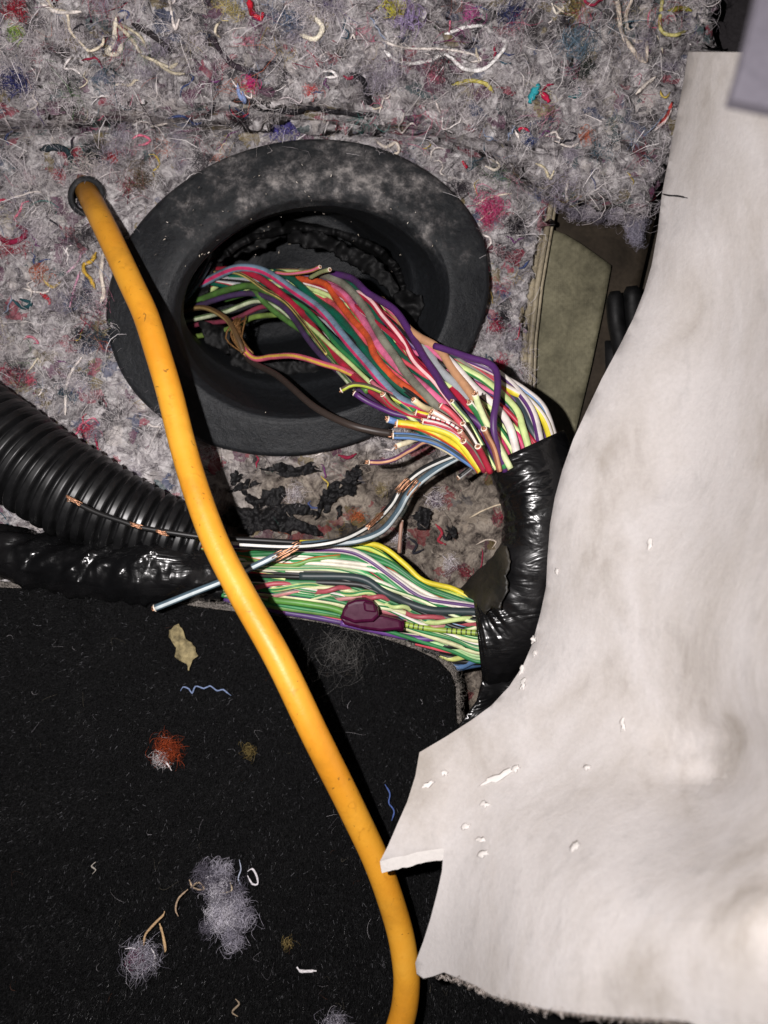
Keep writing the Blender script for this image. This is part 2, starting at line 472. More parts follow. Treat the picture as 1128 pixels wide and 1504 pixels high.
# ------------------------------------------------------------------ the felt mat and what is behind it
felt_poly = [(-260, -260), (1036, -260), (1034, 60), (1012, 110), (1004, 160), (988, 214), (968, 250), (955, 300), (930, 318), (905, 300), (880, 312), (858, 296), (838, 304), (806, 288),
             (792, 330), (776, 420), (766, 480), (762, 560), (778, 640), (850, 800), (850, 1150), (-260, 1150)]
felt_low = tps([(-250, -250, 26), (0, 0, 14), (300, 0, 18), (600, 0, 20), (900, 0, 16), (1030, -200, 24), (1000, 100, 4), (0, 120, 0), (300, 110, 2), (600, 100, 4), (900, 120, 3),
                (0, 190, 0), (250, 190, 0), (450, 190, 1), (560, 190, 1), (650, 200, 1), (720, 230, 0), (800, 240, 0), (900, 235, 1), (980, 220, 1), (0, 300, 0), (130, 280, -1),
                (100, 600, 0), (300, 500, 0), (440, 440, 0), (600, 700, -1), (740, 400, 0), (720, 300, 2), (740, 900, -1), (0, 700, 0), (400, 900, -1), (810, 288, 0), (900, 290, 0), (760, 560, -1), (300, 1150, -3), (850, 1150, -3), (-250, 1150, -3), (-250, 500, 0)])
def crease(x, y, pts, w, d, x0, x1):
    yc = np.interp(x, [p[0] for p in pts], [p[1] for p in pts]) + 5 * vnoise(x / 40, 0 * x, 3)
    f = np.clip((x - x0) / 30, 0, 1) * np.clip((x1 - x) / 30, 0, 1)
    return d * f * np.exp(-((y - yc) / w) ** 2)
def felt_z(x, y):
    x = np.asarray(x, float); y = np.asarray(y, float)
    up = np.clip((700 - y) / 120, 0.22, 1.0)
    top = np.clip((230 - y) / 120, 0, 1)
    yc = np.interp(x, [-260, 0, 250, 400, 560, 650, 720, 790, 850, 960, 1040], [192, 190, 186, 178, 190, 206, 228, 285, 312, 318, 250]) + 14 * vnoise(x / 45, 0 * x + 2, 4)
    s = np.clip((yc - y) / 85, 0, 1); s = np.sqrt(s) * (1.6 - 0.6 * s)
    z = felt_low(x, y) + 27 * s - 7 * np.exp(-((y - yc - 3) / 4.5) ** 2) * (x < 760) + up * (5.0 + 5.0 * top) * fbm(x / 62, y / 48, 0, 3) + up * 4.2 * fbm(x / 19, y / 15, 3, 4)
    z = z - crease(x, y, [(80, 184), (250, 182), (370, 158), (560, 172)], 5, 6, 90, 560)
    z = z - crease(x, y, [(340, 186), (600, 192), (720, 215), (860, 226)], 5, 5, 420, 900)
    z = z - crease(x, y, [(330, 150), (560, 168)], 4, 4, 330, 560)
    z = np.where(in_ring(x, y, 438, 437, 300, 252), np.minimum(z, 3.0), z)
    return z
def felt_ok(x, y):
    return inside(felt_poly, x, y) & ~in_ring(x, y, 438, 437, 272, 222) & (np.hypot(x - 126, y - 284) > 20)

def grid_sheet(name, zfun, okf, x0, x1, y0, y1, step):
    gx, gy = np.meshgrid(np.arange(x0, x1 + 1, step), np.arange(y0, y1 + 1, step))
    h, w = gx.shape
    V = P(gx, gy, zfun(gx, gy)).reshape(-1, 3)
    i, j = np.meshgrid(np.arange(h - 1), np.arange(w - 1), indexing='ij')
    a = (i * w + j).ravel()
    ok = okf(gx[:-1, :-1] + step / 2, gy[:-1, :-1] + step / 2).ravel()
    a = a[ok]
    F = np.stack([a, a + w, a + w + 1, a + 1], 1)
    u, inv = np.unique(F.ravel(), return_inverse=True)
    return mesh_np(name, V[u], inv.reshape(-1, 4))

wall = link('firewall', grid_sheet('firewall', lambda x, y: -9.0 + 0 * x, lambda x, y: ~in_ring(x, y, 438, 437, 262, 212) & (np.hypot(x - 126, y - 284) > 22) & ~((x > 770) & (y < 1000)), -420, 1500, -420, 1900, 12), M_DARKM, kind='structure')
wall.modifiers.new('thickness', 'SOLIDIFY').thickness = 0.0015
rec = link('firewall_recess', grid_sheet('firewall_recess', lambda x, y: -26.0 + 0 * x + 3 * fbm(x / 160, y / 160), lambda x, y: x > -1e9, 740, 1600, -420, 1080, 20), M_DARKM, parent=wall)

felt = link('felt_insulation', grid_sheet('felt', felt_z, felt_ok, -260, 1040, -260, 1152, 3.3), M_FELT,
            label='grey recycled felt insulation mat flecked with coloured threads around the rubber grommet', cat='insulation')
sm = felt.modifiers.new('thickness', 'SOLIDIFY'); sm.thickness = 0.006; sm.offset = -1

# loose fibres of the felt: too many to count
GREYS = [lin(c) for c in ('b9b3b6', '9d979b', 'cdc7c9', '807a7f', 'dfd9db', 'bbb3b7', '948d96', 'ada6a8')]
WHITES = [lin(c) for c in ('eee8e8', 'e6dedb', 'dcd4d2')]
DARKS = [lin(c) for c in ('232127', '2c2a2f', '1f2833', '332a2c')]
HUES = [lin(c) for c in ('b8304a', '9c2440', 'd0587c', '3f4f86', '2f5f70', '4a3a78', 'b59a3c', '7a6a3c', '2f7f78', '7a2f66', 'c86a48', '8a9ab8', '5a7a52', 'd48aa0', 'c8bc9a')]
def felt_points(n):
    X = np.empty(0); Y = np.empty(0)
    while len(X) < n:
        x = rng.uniform(-40, 1040, n * 2); y = rng.uniform(-40, 1080, n * 2)
        dens = np.where(y > 680, 0.35, 1.0)
        k = felt_ok(x, y) & (rng.random(n * 2) < dens)
        X = np.r_[X, x[k]]; Y = np.r_[Y, y[k]]
    return X[:n], Y[:n]
NC = 760
cx_, cy_ = felt_points(NC)
ckind = rng.random(NC)
ccol = np.array([random.choice(GREYS) if k < .42 else random.choice(WHITES) if k < .72 else random.choice(DARKS) if k < .83 else random.choice(HUES) for k in ckind])
def felt_fibre_mesh(n, Lr, Rr, lift, curl, tint):
    x, y = felt_points(n)
    col = np.array(GREYS)[rng.integers(0, len(GREYS), n)]
    r = rng.random(n)
    wi = r > 0.86; col[wi] = np.array(WHITES)[rng.integers(0, 3, wi.sum())]
    di = r < 0.03; col[di] = np.array(DARKS)[rng.integers(0, 4, di.sum())]
    hi = (r >= 0.06) & (r < 0.10); col[hi] = np.array(HUES)[rng.integers(0, len(HUES), hi.sum())]
    # fibres inside a clump take the clump's colour
    for s in range(0, n, 4000):
        d = np.hypot(x[s:s + 4000, None] - cx_[None], y[s:s + 4000, None] - cy_[None])
        k = d.argmin(1); dm = d[np.arange(len(k)), k]
        sel = (dm < 17) & (rng.random(len(k)) < tint)
        col[s:s + 4000][sel] = ccol[k[sel]]
    col = col * rng.uniform(0.8, 1.15, (n, 1))
    soil = (y > 655) & (x > 320); col[soil] = col[soil] * np.array(lin('b4ac9e'))
    up = np.where(y > 660, 0.35, 1.0)
    L = rng.uniform(*Lr, n) * 1e-3 * np.where(y > 660, 0.7, 1); R = rng.uniform(*Rr, n) * 1e-3
    a = rng.random(n) * 6.28
    d = np.stack([np.cos(a), np.sin(a), rng.normal(0.03, 0.16, n) * up], -1); d /= np.linalg.norm(d, axis=1)[:, None]
    S = P(x, y, felt_z(x, y) + rng.uniform(0.0, 0.9, n) * up)
    V, F, C = fibres(S, d, L, R, col, 5, curl, lift)
    return mesh_np('felt_fibres', V, F, col=C)
link('loose_fibres', felt_fibre_mesh(27000, (1.2, 5), (0.025, 0.06), 0.12, 0.8, 0.92), M_FIB, parent=felt, kind='stuff')
link('curled_fibres', felt_fibre_mesh(1500, (3, 9), (0.07, 0.15), 0.10, 1.0, 0.6), M_FIB, parent=felt, kind='stuff')

def tuft_mesh(x, y, z, rpx, cols, n, rad=(0.04, 0.09), asp=1.0, ang=0.0, flat=0.5, L=(2, 5)):
    """a fluffy wad of fibres about rpx pixels in radius"""
    s = (D - z * 1e-3) / FPX
    q = rng.normal(size=(n, 3)) * 0.45
    px = q[:, 0] * rpx * asp; py = q[:, 1] * rpx
    gx = x + px * math.cos(ang) - py * math.sin(ang); gy = y + px * math.sin(ang) + py * math.cos(ang)
    S = P(gx, gy, z + np.abs(q[:, 2]) * rpx * s * 1000 * flat)
    d = rng.normal(size=(n, 3)); d[:, 2] *= 0.4; d /= np.linalg.norm(d, axis=1)[:, None]
    Ln = rng.uniform(*L, n) * 1e-3 * np.clip(rpx / 18, 0.5, 1.6)
    S = S - d * Ln[:, None] * 0.5
    S[:, 2] = np.maximum(S[:, 2], z * 1e-3)
    d[:, 2] = np.abs(d[:, 2])
    c = np.array([lin(k) for k in cols])[rng.integers(0, len(cols), n)] * rng.uniform(0.75, 1.2, (n, 1))
    V, F, C = fibres(S, d, Ln, rng.uniform(*rad, n) * 1e-3, c, 6, 0.9, 0.1)
    return mesh_np('tuft', V, F, col=C)
def thread_mesh(pts, zf, rpx, fuzz=0.0, wav=0.0, zo=0.5, sides=6, taper=True):
    """pts in pixels lying on the surface zf"""
    p2 = catmull([(a, b, 0) for a, b in pts], 3.0)[:, :2]
    if wav:
        t = np.linspace(0, len(p2) / 4.0, len(p2))
        p2 = p2 + wav * np.stack([vnoise(t * 0.6, t * 0 + pts[0][0]), vnoise(t * 0.6, t * 0 + pts[0][1] + 5, 3)], -1)
    z = zf(p2[:, 0], p2[:, 1])
    k = np.ones(7) / 7; zs = np.convolve(np.pad(z, 3, 'edge'), k, 'valid')
    r = rpx * 0.00021
    zz = np.maximum(z, zs) + zo + r * 1000
    p = P(p2[:, 0], p2[:, 1], zz)
    rr = np.full(len(p), r) * (1 + 0.35 * vnoise(np.arange(len(p)) * 0.7, np.zeros(len(p)) + pts[0][0]))
    if taper: rr[:2] *= 0.5; rr[-2:] *= 0.5
    return tube_mesh('thread', p, rr, sides)

M_TH = {}
def thread_mat(c):
    if c not in M_TH: M_TH[c] = mat_plain('yarn_' + c, lin(c), 0.9, 0.15, 1800, 0.35, 0.8, 0.0004)
    return M_TH[c]

# dark strands drawing the creases' shade, and yarn ends one can pick out in the photograph
yarns_and_crease_shade = [
 ([(564, 75), (589, 92), (629, 90), (654, 80), (684, 102), (714, 100), (744, 65), (729, 55), (704, 37), (654, 50)], 'e8dfdd', 2.6),
 ([(560, 60), (600, 70), (650, 72), (690, 78), (706, 88), (690, 92)], 'd8cfc8', 1.6),
 ([(905, -5), (909, 10), (914, 50), (934, 80), (949, 92)], 'd6c8b8', 3.2), ([(930, -5), (920, 25), (932, 60), (948, 62), (950, 90)], 'd0c2b4', 2.4),
 ([(974, -5), (969, 40), (989, 52), (1009, 45)], 'b8b070', 2.4), ([(976, 20), (1000, 12), (1016, 16)], '8f8a3c', 3.0),
 ([(810, 5), (818, 20), (832, 8), (842, -4)], 'ddd5c8', 1.8), ([(815, 8), (835, 22), (846, 10)], 'cfc3b0', 1.5),
 ([(66, -5), (78, 12), (98, 20), (104, 45), (118, 62), (132, 74), (150, 66), (152, 50)], 'd6cab4', 2.0),
 ([(170, 25), (168, 60), (158, 76), (174, 78), (182, 62)], 'd8cfbd', 3.6), ([(172, 36), (195, 60), (210, 80), (245, 98), (262, 92)], 'c0b6a0', 2.6),
 ([(176, 34), (205, 52), (222, 84), (250, 106), (272, 108)], 'b0a690', 2.0), ([(60, 5), (85, 18), (120, 16)], 'dcd3cc', 2.5),
 ([(248, -4), (252, 20), (258, 42), (264, 28)], 'dcd2cc', 1.8), ([(296, -5), (300, 10), (303, 22)], 'd4cac4', 1.6),
 ([(365, -3), (370, 18), (382, 26), (386, 18)], 'b02030', 4.0), ([(195, 36), (215, 46), (232, 58), (250, 74)], '2a2628', 4.0),
 ([(295, 65), (312, 58), (322, 72), (340, 94), (360, 104), (378, 114)], '352d34', 3.6), ([(514, 107), (534, 120), (540, 145), (548, 155)], '201e22', 4.0),
 ([(370, 156), (400, 160), (432, 164), (455, 158), (490, 163), (545, 170)], '211f22', 4.6), ([(340, 148), (380, 150), (420, 158)], '2a2728', 3.0),  # dark strands along the creases, standing in for their shade
 ([(100, 184), (150, 180), (190, 182)], '2a2628', 3.6), ([(188, 184), (220, 186), (246, 182)], 'd8cfc6', 2.0),  # the dark strand draws the shade of the left crease
 ([(350, 122), (352, 138), (360, 150), (356, 134)], '7888b0', 2.8), ([(440, 50), (462, 58), (474, 42), (462, 22)], 'd8d0bc', 3.4), ([(474, 106), (488, 104), (494, 112), (478, 114)], 'e4dcda', 2.0),
 ([(60, 220), (80, 216), (98, 222), (106, 240)], '273036', 5.0), ([(-5, 345), (12, 356), (32, 350), (37, 338), (24, 330)], '7a1c38', 4.2),
 ([(142, 370), (134, 384), (122, 390), (124, 402), (134, 410), (140, 424)], 'b8953a', 3.2), ([(120, 370), (112, 388), (98, 402)], 'caa0b4', 1.8), ([(152, 370), (148, 400), (152, 430), (146, 445)], 'd6cabc', 3.0),
 ([(118, 400), (108, 425), (102, 450)], 'c890a8', 1.6), ([(64, 410), (78, 422), (90, 412)], 'b49a54', 2.6), ([(60, 430), (72, 440), (72, 448)], 'a82c34', 3.6),
 ([(120, 525), (104, 548), (98, 575), (96, 610)], 'ddd4cc', 2.2), ([(18, 440), (34, 452), (46, 446), (30, 440)], '24444a', 3.0),
 ([(640, 148), (648, 168)], 'd8cec8', 1.6), ([(790, 125), (782, 140), (778, 150)], '2f8e98', 5.5), ([(792, 136), (800, 142), (806, 150)], 'b02444', 4.0),
 ([(664, 125), (690, 118), (712, 122), (724, 136)], 'b8ac5a', 2.6), ([(934, 138), (948, 124), (964, 112)], 'dcd2c8', 2.6), ([(964, 190), (978, 176), (988, 156)], 'd8c4c0', 2.4),
 ([(966, 186), (980, 168), (988, 150)], 'b84844', 2.6), ([(836, 142), (852, 140), (850, 128)], '2b6066', 2.4), ([(756, 190), (764, 206)], 'e0d8d2', 2.0), ([(814, 208), (836, 216), (850, 210)], 'dad0c8', 1.6),
 ([(786, 240), (800, 246), (808, 262), (814, 250)], 'c8bc9c', 2.0), ([(834, 265), (832, 282), (834, 298)], 'ddd4cc', 2.2), ([(700, 300), (716, 290), (730, 288), (752, 284)], 'd8ccbc', 1.6),
 ([(704, 325), (716, 314), (728, 300)], 'cfc2b0', 1.6), ([(716, 232), (734, 240), (726, 250), (712, 244)], 'd4cabc', 2.2), ([(680, 236), (686, 246)], 'b02038', 4.5),
 ([(550, 205), (566, 216), (582, 210), (586, 224), (572, 228)], 'cfc4b6', 2.4), ([(476, 170), (478, 186), (480, 196)], 'ddd4cc', 2.0),
 ([(496, 668), (512, 672), (524, 666)], '7a2036', 3.0), ([(640, 770), (650, 782), (644, 794), (655, 800)], '8c2c38', 2.6), ([(656, 772), (664, 784), (656, 792), (648, 780)], '26242a', 2.4),
 ([(598, 790), (612, 800), (606, 812), (622, 806)], '24242a', 2.2), ([(690, 760), (714, 748), (738, 742), (742, 760)], 'c8b8a0', 1.3), ([(700, 800), (716, 792), (728, 796), (722, 806)], 'c0b2a4', 1.2),
]
for pts, c, r in yarns_and_crease_shade:
    link('thread', thread_mesh(pts, felt_z, r, wav=2.0), thread_mat(c), parent=felt)
tufts = [(270, 192, 17, ['8a2464', '6a1c4e', 'a83a7a'], 170, 1.5, 0.7), (417, 193, 16, ['5a52a0', '6a62b0', '484088'], 150, 1.6, 0), (515, 188, 7, ['2a8060', '1f6a50'], 60, 1, 0), (367, 124, 8, ['d83c88', 'c02c70'], 70, 1.3, 0),
         (460, 132, 9, ['c04a4c', 'd06a68'], 60, 1.6, 0), (20, 122, 14, ['2a2c60', '34386e'], 100, 1.8, 0.2), (25, 20, 12, ['a82c3c', '8a2434'], 90, 1.3, 0), (20, 48, 9, ['9ab054', '6a8a3c'], 60, 1, 0), (365, 58, 9, ['d8889a', 'c87088'], 70, 1, 0),
         (338, 8, 14, ['b0a060', 'c4b478'], 120, 1.4, 0), (427, 25, 16, ['4a5f80', '6a7c98'], 110, 1, 0), (142, 190, 7, ['d08098', 'c87088'], 60, 1, 0), (352, 172, 13, ['2c282c', '221f22'], 110, 1.2, 0), (140, 226, 15, ['27292c', '343a3c'], 130, 1.2, 0.5), (110, 230, 8, ['a83444', 'b84858'], 60, 1, 0),
         (165, 232, 6, ['b02c34'], 50, 1, 0), (132, 246, 16, ['d0c6c0', 'b8aeae', 'ddd4d0'], 160, 1.6, 0.2), (205, 262, 18, ['6a5a44', '80705a', '4c4034'], 150, 1.3, 0), (88, 258, 9, ['a84450', 'b85a60'], 60, 1, 1), (695, 12, 13, ['b04a86', 'c468a0'], 100, 1.2, 0), (595, 18, 18, ['9a80b8', 'b0a0c4'], 120, 1.2, 0),
         (580, 12, 10, ['c8c04c', 'b0a840'], 70, 1.8, 0), (752, 15, 16, ['39406a', '2e3456'], 120, 1, 0), (636, 110, 14, ['c87088', 'b86a7c'], 100, 1, 0), (860, 95, 15, ['2a302c', '343c36'], 120, 1.2, 2), (838, 100, 10, ['a04868', 'b05a78'], 60, 1, 0), (848, 60, 20, ['5a7080', '6a8090'], 120, 1.2, 2), (848, 10, 16, ['9a8a58', '84764a'], 110, 1, 0),
         (716, 305, 15, ['c83c74', 'd4588a'], 130, 1.2, 0), (716, 325, 10, ['c04a70', 'b84068'], 90, 1, 0), (756, 330, 13, ['242026', '302a30'], 110, 1, 1), (726, 480, 10, ['a8324c', '8a2a40'], 70, 1, 0.8), (737, 533, 9, ['b02848', 'c03a58'], 80, 1, 1), (740, 465, 12, ['2a282c', '3a363a'], 90, 1, 0), (856, 202, 8, ['c86848', 'd07a58'], 50, 1, 1.5), (776, 205, 9, ['3a4a78'], 50, 1, 0),
         (100, 575, 9, ['28404e', '2f4c5a'], 70, 1.8, 0), (148, 590, 9, ['26262a'], 70, 1.3, 0), (130, 632, 10, ['b83450', 'c44a60'], 80, 1.3, 0.4), (15, 552, 11, ['b03050', 'a02844'], 80, 1.6, 0), (48, 558, 8, ['c06070'], 60, 1, 0), (120, 500, 13, ['1f1f26', '2a2c36'], 120, 1.2, 0.3), (150, 498, 14, ['2f4050', '28343f'], 90, 1.6, 0.2), (130, 440, 12, ['36445a', '485a70'], 90, 1.5, 0), (18, 366, 12, ['b02c44', '98243a'], 90, 1.8, 0.3), (60, 400, 12, ['d07048', 'b86044'], 70, 1.8, 0.3),
         (525, 758, 8, ['b8653a', 'a8583a'], 60, 1, 0), (683, 840, 9, ['8c3a44', '7c323c'], 60, 1, 0), (640, 735, 8, ['5a3a4c', '4c3a5a'], 60, 1, 0), (735, 760, 12, ['8a3040', '9c4450'], 60, 1, 0), (560, 720, 8, ['8a7c5a'], 50, 1, 0)]
for x, y, r, cols, n, asp, ang in tufts:
    z = float(felt_z(np.array([x]), np.array([y]))[0])
    link('fibre_tuft', tuft_mesh(x, y, z, r, cols, n, (0.05, 0.11), asp, ang, 0.45), M_FIB, parent=felt)
wx, wy = felt_points(150)
for x, y in zip(wx, wy):
    z = float(felt_z(np.array([x]), np.array([y]))[0]); k = random.random()
    cols = ['e2dadc', 'cfc7ca', 'bdb5ba'] if k < .55 else ['3a363c', '2c2a30', '4c464c'] if k < .72 else ['a39ba6', '8a8290', 'b8b0bc']
    link('fibre_tuft', tuft_mesh(x, y, z, random.uniform(8, 20) * (0.7 if y > 650 else 1), cols, 110, (0.03, 0.08), random.uniform(1, 2), random.gauss(0.2, 0.7), 0.5, (2, 5)), M_FIB, parent=felt)
# ragged fringe that hangs from the roll over the bracket
for k in range(34):
    u = random.random(); x = 800 + 165 * u; y = float(np.interp(x, [800, 840, 880, 930, 965], [286, 300, 306, 312, 270])) + random.gauss(0, 9)
    z = float(np.interp(y, [270, 320], [9, 1])) + random.uniform(-1, 2)
    cols = random.choice([['a39caa', '857e8c', 'bdb6c0'], ['c8c0c8', 'd8d0d6', 'b0a8b0'], ['645e6a', '4c4652', '7a7480'], ['9890a0', 'b0a8b8', '847c8c']])
    link('fibre_tuft', tuft_mesh(x, y, z, random.uniform(7, 13), cols, 150, (0.025, 0.06), random.uniform(1, 1.8), random.random() * 3, 0.7, (1.5, 3.6)), M_FIB, parent=felt)
for x, y in [(932, 330), (938, 340), (928, 345), (942, 322), (934, 352), (924, 334)]:
    link('fibre_tuft', tuft_mesh(x, y, -2 + random.random() * 3, 9, ['a7a2b4', 'c0bccb', '8d889a'], 160, (0.02, 0.05), 1.5, 1.4, 0.8, (1.5, 3.2)), M_FIB, parent=felt)
# other curled yarn ends scattered through the mat
px_, py_ = felt_points(175)
for x, y in zip(px_, py_):
    n = random.randint(3, 6); a = random.random() * 6.28; pts = [(x, y)]
    st = random.uniform(4, 11) * (0.7 if y > 650 else 1)
    for k in range(n):
        a += random.gauss(0, 0.9); pts.append((pts[-1][0] + st * math.cos(a), pts[-1][1] + st * math.sin(a)))
    pp = np.array(pts)
    if not felt_ok(pp[:, 0], pp[:, 1]).all(): continue
    c = random.choice(['e2d9d6', 'd8cfc8', 'dcd2ce', 'cfc6c0', 'c8bda8', 'b8aeb0', '26242a', '2c2a30', '8a2a40', 'b03048', '3f4a70', '2f4a58', 'b09a4c', 'c86a80', '6a3a68', '7f8aa0'])
    link('thread', thread_mesh(pts, felt_z, random.uniform(0.8, 2.0), wav=1.5, sides=5), thread_mat(c), parent=felt)

# black mastic bits stuck to the felt below the grommet
def blob_poly(cx, cy, a, b, ang, k, jag=0.5, n=26):
    t = np.linspace(0, 2 * np.pi, n, endpoint=False)
    r = 1 + jag * 1.6 * fbm(2 * np.cos(t) + k * 3.7, 2 * np.sin(t) + k * 1.3, k, 3)
    x = a * np.cos(t) * r; y = b * np.sin(t) * r
    return np.stack([cx + x * math.cos(ang) - y * math.sin(ang), cy + x * math.sin(ang) + y * math.cos(ang)], -1)
for i, (x, y, a, b, ang) in enumerate([(432, 690, 38, 9, 0), (478, 735, 12, 34, 0.55), (515, 705, 13, 22, 0.5), (497, 752, 4, 9, 0), (618, 762, 14, 14, 0.6), (360, 715, 22, 8, -0.5), (345, 700, 8, 14, 0.4), (395, 752, 66, 34, 0.22), (500, 722, 26, 7, -0.4), (662, 782, 7, 9, 0)]):
    zf = lambda X, Y, i=i: felt_z(X, Y) * 0.4 + 2.4 + 4.0 * fbm(X / 8, Y / 8, i, 4)
    o = link('mastic_patch', sheet_mesh('mastic', blob_poly(x, y, a * 0.9, b * 0.85, ang, i, 0.75, 44), zf, 2.6, 2.4, rag=5), M_MASTIC, kind=None,
             label=None)
    o['label'] = ['ribbed scrap of black mastic just under the grommet rim', 'long black mastic streak slanting across the felt below the grommet', 'upper black mastic splash on the felt beside the slanting streak', 'tiny black mastic crumb below the slanting streak',
                  'round shiny black mastic lump near the taped harness bend', 'thin black mastic smear beside the yellow cable', 'small black mastic chip between yellow cable and grommet rim', 'large black mastic pad between conduit and wire bundle', 'narrow black mastic sliver joining the slanting streak', 'small black curl of mastic beside the red yarn'][i]
    o['category'] = 'mastic'; o['group'] = 'black mastic stuck to the felt'

# ------------------------------------------------------------------ the big rubber grommet
TH = np.linspace(0, 2 * np.pi, 160, endpoint=False)
def loft(rings, name):
    V = np.concatenate(rings); n = len(rings); m = len(rings[0])
    i, j = np.meshgrid(np.arange(n - 1), np.arange(m), indexing='ij'); i = i.ravel(); j = j.ravel()
    return mesh_np(name, V, np.stack([i * m + j, (i + 1) * m + j, (i + 1) * m + (j + 1) % m, i * m + (j + 1) % m], 1))
def ring_profile(prof, sub):
    prof = np.array(prof, float)
    q = catmull(prof, 1e9) if False else prof
    t = np.arange(len(q)); tt = np.linspace(0, len(q) - 1, (len(q) - 1) * sub + 1)
    return np.stack([np.interp(tt, t, q[:, k]) for k in range(q.shape[1])], -1)
gz = lambda x, y: 1.1 * fbm(x / 90, y / 90, 2, 2)
grom = thing('rubber_grommet', P(438, 437, -9), 'large black dusty rubber grommet with wires cut loose through its hole', 'grommet')
prof = ring_profile([(438, 437, 279, 230, 0), (438, 437, 281, 232, 2.6), (438, 437, 281, 232, 4.2), (438, 437, 278, 229, 5.2), (440, 438, 265, 217, 6.2), (443, 441, 240, 194, 8.0), (447, 444, 220, 176, 9.2), (451, 447, 210, 167, 9.0), (455, 450, 200, 158, 7.0), (456, 452, 190, 149, 2.5)], 4)
fl_r = [P(*ring(c[0], c[1], c[2], c[3], TH, 0.01), c[4] + gz(*ring(c[0], c[1], c[2], c[3], TH)) + 2.0 * np.cos(TH)) for c in prof]
link('flange', loft(fl_r, 'flange'), M_RUB, parent=grom)
prof = ring_profile([(456, 452, 190, 149, 2.7), (454, 450, 186, 145, -1), (450, 447, 181, 139, -6), (443, 441, 172, 130, -12), (438, 436, 168, 126, -14), (425, 424, 162, 117, -28), (405, 410, 158, 108, -42), (390, 402, 152, 101, -55), (390, 402, 90, 60, -57), (390, 402, 4, 3, -57.5)], 4)
bw = [P(*ring(c[0], c[1], c[2], c[3], TH, 0.02), c[4] + gz(*ring(c[0], c[1], c[2], c[3], TH)) + 2.0 * np.cos(TH)) for c in prof]
link('bowl', loft(bw, 'bowl'), M_RUB, parent=grom)
# torn inner sleeve: ragged top edge round the wires
t2 = np.linspace(-2.5, 0.75, 150)
rows = []
jag = 5.0 * fbm(t2 * 6, t2 * 0 + 3, 1, 4) * 2
for k in np.linspace(0, 1, 9):
    cx, cy, a, b = 420 + 28 * k, 418 + 12 * k, 135 + 6 * k, 84 + 4 * k
    x, y = cx + a * np.cos(t2), cy + b * np.sin(t2)
    rows.append(P(x + 3 * fbm(t2 * 9, k * 3 + 0 * t2, 2, 2), y + 3 * fbm(t2 * 9, k * 3 + 0 * t2, 3, 2), -50 + 30 * k + jag * k))
V = np.concatenate(rows); m = len(t2); i, j = np.meshgrid(np.arange(8), np.arange(m - 1), indexing='ij'); i = i.ravel(); j = j.ravel()
o = link('torn_sleeve', mesh_np('sleeve', V, np.stack([i * m + j, i * m + j + 1, (i + 1) * m + j + 1, (i + 1) * m + j], 1)), M_BLKRUB, parent=grom)
o.modifiers.new('thickness', 'SOLIDIFY').thickness = 0.0022
for i, (poly, z) in enumerate([([(578, 432), (600, 426), (622, 434), (625, 450), (614, 470), (598, 478), (580, 466)], -6), ([(500, 352), (548, 378), (572, 398), (590, 432), (584, 442), (560, 418), (530, 396), (492, 372)], -14), ([(420, 338), (460, 340), (505, 354), (500, 370), (455, 362), (425, 356)], -20),
                               ([(330, 505), (360, 520), (420, 530), (470, 528), (500, 540), (440, 556), (380, 552), (345, 540)], -22), ([(290, 470), (330, 480), (350, 500), (330, 520), (300, 505)], -26)]):
    link('rubber_scrap', sheet_mesh('scrap', poly, lambda X, Y, z=z, i=i: z + 3.5 * fbm(X / 14, Y / 14, i, 3), 4, 1.6, rag=8), M_BLKRUB, parent=grom)
# crumbs of dirt in the bowl and on the flange
n = 150
t = rng.random(n) * 6.28; k = rng.uniform(0.3, 1.0, n)
x, y = 430 + 230 * k * np.cos(t), 425 + 190 * k * np.sin(t)
zc_ = np.where(in_ring(x, y, 456, 452, 190, 149), np.where(y < 420, -16.0, -30.0), 11.5)
keep = ~in_ring(x, y, 456, 452, 196, 155) | (y < 400); x, y, zc_ = x[keep], y[keep], zc_[keep]; n = len(x)
d = rng.normal(size=(n, 3)); d[:, 2] *= 0.2; d /= np.linalg.norm(d, axis=1)[:, None]
V, F, C = fibres(P(x, y, zc_), d, rng.uniform(0.2, 0.8, n) * 1e-3, rng.uniform(0.05, 0.2, n) * 1e-3, np.array([lin('b0a698'), lin('8a8078'), lin('d0c8be'), lin('5c5650')])[rng.integers(0, 4, n)], 2, 0.15, sides=4)
link('dirt_crumbs', mesh_np('crumbs', V, F, col=C), M_FIB, parent=grom, kind='stuff')
for i, (poly, z) in enumerate([([(300, 345), (350, 328), (410, 322), (420, 345), (380, 365), (330, 380), (300, 385)], -26), ([(272, 420), (300, 380), (330, 375), (318, 410), (290, 450)], -32)]):
    link('rubber_scrap', sheet_mesh('scrap', poly, lambda X, Y, z=z, i=i: z + 4 * fbm(X / 14, Y / 14, i + 3, 3), 4, 1.6, rag=8), M_BLKRUB, parent=grom)

